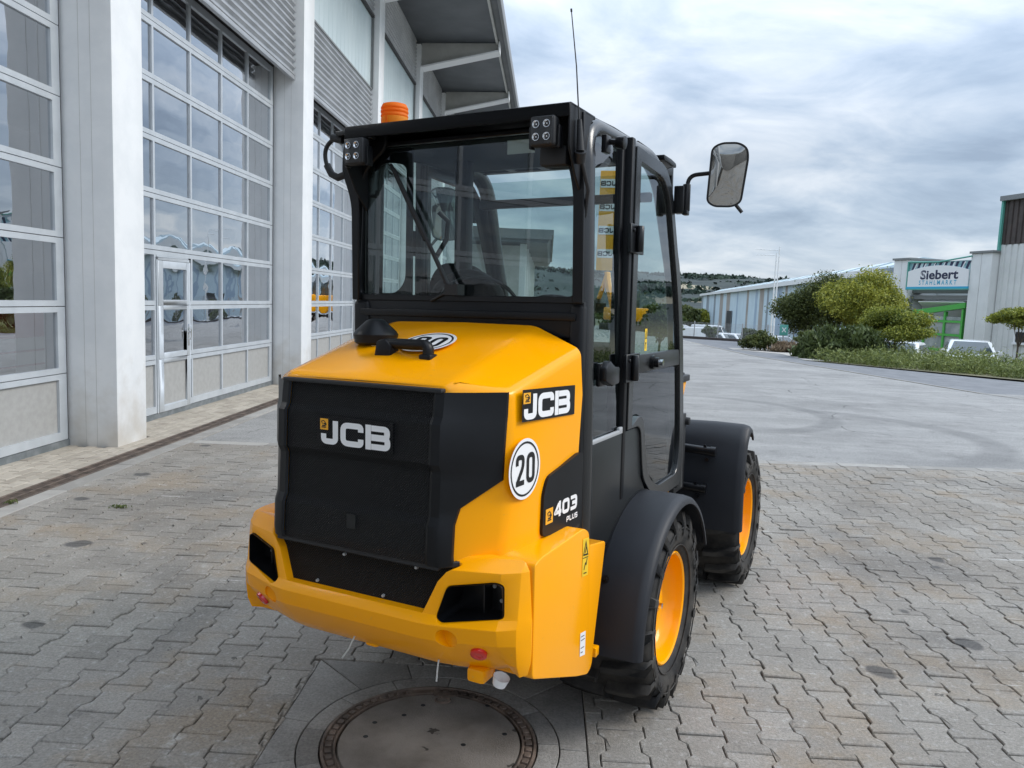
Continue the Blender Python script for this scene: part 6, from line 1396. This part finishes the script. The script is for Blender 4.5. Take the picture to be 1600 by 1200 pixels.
# aerial
an = empty('aerial', (.480, -.72, 2.195), 0, wl_)
g = MB(); g.tube([(-.01, .02, -.03), (0, 0, .0)], .020, 12); g.tube([(0, 0, 0), (-.006, 0, .10)], [.014, .008], 10); mk('foot', g, 'rubber', parent=an, smooth=40)
g = MB(); g.tube([(-.006, 0, .08), (-.022, 0, .27), (-.045, 0, .445)], [.0028, .0022, .0018], 8); g.tube([(-.045, 0, .443), (-.046, 0, .452)], .0035, 8); mk('whip', g, 'rubber', parent=an, smooth=40)
g = MB(); g.tube([(.0, .01, -.02), (.012, .05, -.12), (-.01, .08, -.2)], .007, 8); mk('cable', g, 'rubber', parent=an, smooth=60)
# front roof light bracket on the right, mirror bracket
g = MB(); g.prism(rounded([(.30, 2.372), (.42, 2.372), (.50, 2.365), (.505, 2.345), (.31, 2.350)], .008, True, 2), 0, .405, .455); g.prism([(.30, 2.30), (.46, 2.345), (.470, 2.15), (.445, 2.15), (.435, 2.30), (.34, 2.285)], 0, .440, .455); mk('front_lamp_bracket', g, 'satin', parent=cab, bevel=.003)
# wing mirrors
for s in (1, -1):
    wm = empty('wing_mirror', (0, 0, 0), 0, wl_)
    g = MB(); g.box((min(s*.50, s*.545), .32, 2.115), (max(s*.50, s*.545), .375, 2.235)); g.tube([(s*.548, .355, 2.125), (s*.548, .355, 2.245)], .018, 12); g.box((min(s*.535, s*.56), .335, 2.108), (max(s*.535, s*.56), .375, 2.13)); mk('clamp', g, 'black', parent=wm, bevel=.005)
    g = MB(); g.tube(rounded([(s*.549, .355, 2.20), (s*.552, .36, 2.283), (s*.66, .37, 2.290)], .045, False, 8), .0095, 12); mk('arm', g, 'black', parent=wm, smooth=60)
    hw_, hh = .0875, .137
    ol = [(-hw_*.80, -hh*.93), (hw_*.62, -hh), (hw_*1.03, hh*.55), (hw_*.75, hh), (-hw_*.72, hh*.97), (-hw_*1.0, hh*.35)]
    ol = rounded([(-.083, -.112), (-.05, -.136), (.03, -.138), (.068, -.118), (.090, .07), (.083, .112), (.045, .136), (-.03, .137), (-.070, .115)], .03, True, 5)
    rot = Matrix.Rotation(R(13 if s > 0 else 24), 4, 'Z') @ Matrix.Rotation(R(9), 4, 'X')
    mt = Matrix.Translation((s*.722, .352, 2.274 if s > 0 else 2.16)) @ rot
    q = [(s*a, b) for a, b in ol]
    g = MB(); inn = inset_poly(q, .007); n = len(q)
    g.add([(a, -.012, b) for a, b in q]+[(a, -.012, b) for a, b in inn]+[(a, -.006, b) for a, b in inn]+[(a*.97, .006, b*.97) for a, b in q]+[(a*.72, .024, b*.75) for a, b in q],
          [(i, (i+1) % n, n+(i+1) % n, n+i) for i in range(n)]+[(n+i, n+(i+1) % n, 2*n+(i+1) % n, 2*n+i) for i in range(n)]+[(i, 3*n+i, 3*n+(i+1) % n, (i+1) % n) for i in range(n)]+[(3*n+i, 4*n+i, 4*n+(i+1) % n, 3*n+(i+1) % n) for i in range(n)]+[tuple(range(4*n, 5*n))])
    g.xf(mt); mk('mirror_shell', g, 'rubber', parent=wm, smooth=40)
    g = MB(); N_ = 1
    cen = (0, 0); rings = 6; vs = [(0, -.0105, 0)]; fs = []
    for r_i in range(1, rings+1):
        for a, b in inset_poly(q, .006): k = r_i/rings; vs.append((a*k, -.0105+.0060*k*k, b*k))
    for i in range(n): fs.append((0, 1+i, 1+(i+1) % n))
    for r_i in range(rings-1):
        for i in range(n): a = 1+r_i*n; fs.append((a+i, a+n+i, a+n+(i+1) % n, a+(i+1) % n))
    g.add(vs, fs); g.xf(mt); mk('mirror_glass', g, 'mirror', parent=wm, smooth=180)
    g = MB(); g.tube([tuple(mt @ Vector((s*.045, .0, -.128))), tuple(mt @ Vector((s*.072, .0, -.160)))], .008, 8); mk('adjuster', g, 'rubber', parent=wm)
# front tower piece and cylinder seen past the front post
g = MB(); g.prism([(.86, 1.12), (.95, 1.12), (1.085, 1.300), (.84, 1.300)], 0, .33, .40); tw = mk('front_lamp_housing', g, 'yellow', parent=wl_, bevel=.01)
g = MB(); g.box((.32, .83, 1.300), (.41, 1.105, 1.335)); g.box((.34, .85, 1.335), (.39, 1.07, 1.348)); mk('lid', g, 'rubber', parent=tw, bevel=.006)
g = MB(); g.tube([(.34, .98, 1.08), (.30, 1.2, 1.05)], .04, 12); g.tube([(.42, 1.10, 1.075), (.30, 1.10, 1.08)], .022, 12); g.box((.24, .9, .7), (.40, 1.1, 1.12)); mk('hose_joint', g, 'rubber', parent=tw, bevel=.004)
# loader arms and bucket at the front (mostly hidden by the cab)
for s in (1, -1):
    g = MB(); g.prism([(1.30, .80), (1.35, .95), (1.9, .85), (2.3, .42), (2.25, .28), (2.15, .3), (1.85, .68)], 0, *sorted((s*.18, s*.25))); mk('loader_arm', g, 'yellow', parent=wl_, bevel=.01)
# caution: keep the machine's left-rear post seams
g = MB(); g.box((-.56, -.70, 2.332), (-.44, -.60, 2.350)); mk('roof_corner_tab', g, 'black', parent=cab, bevel=.004)
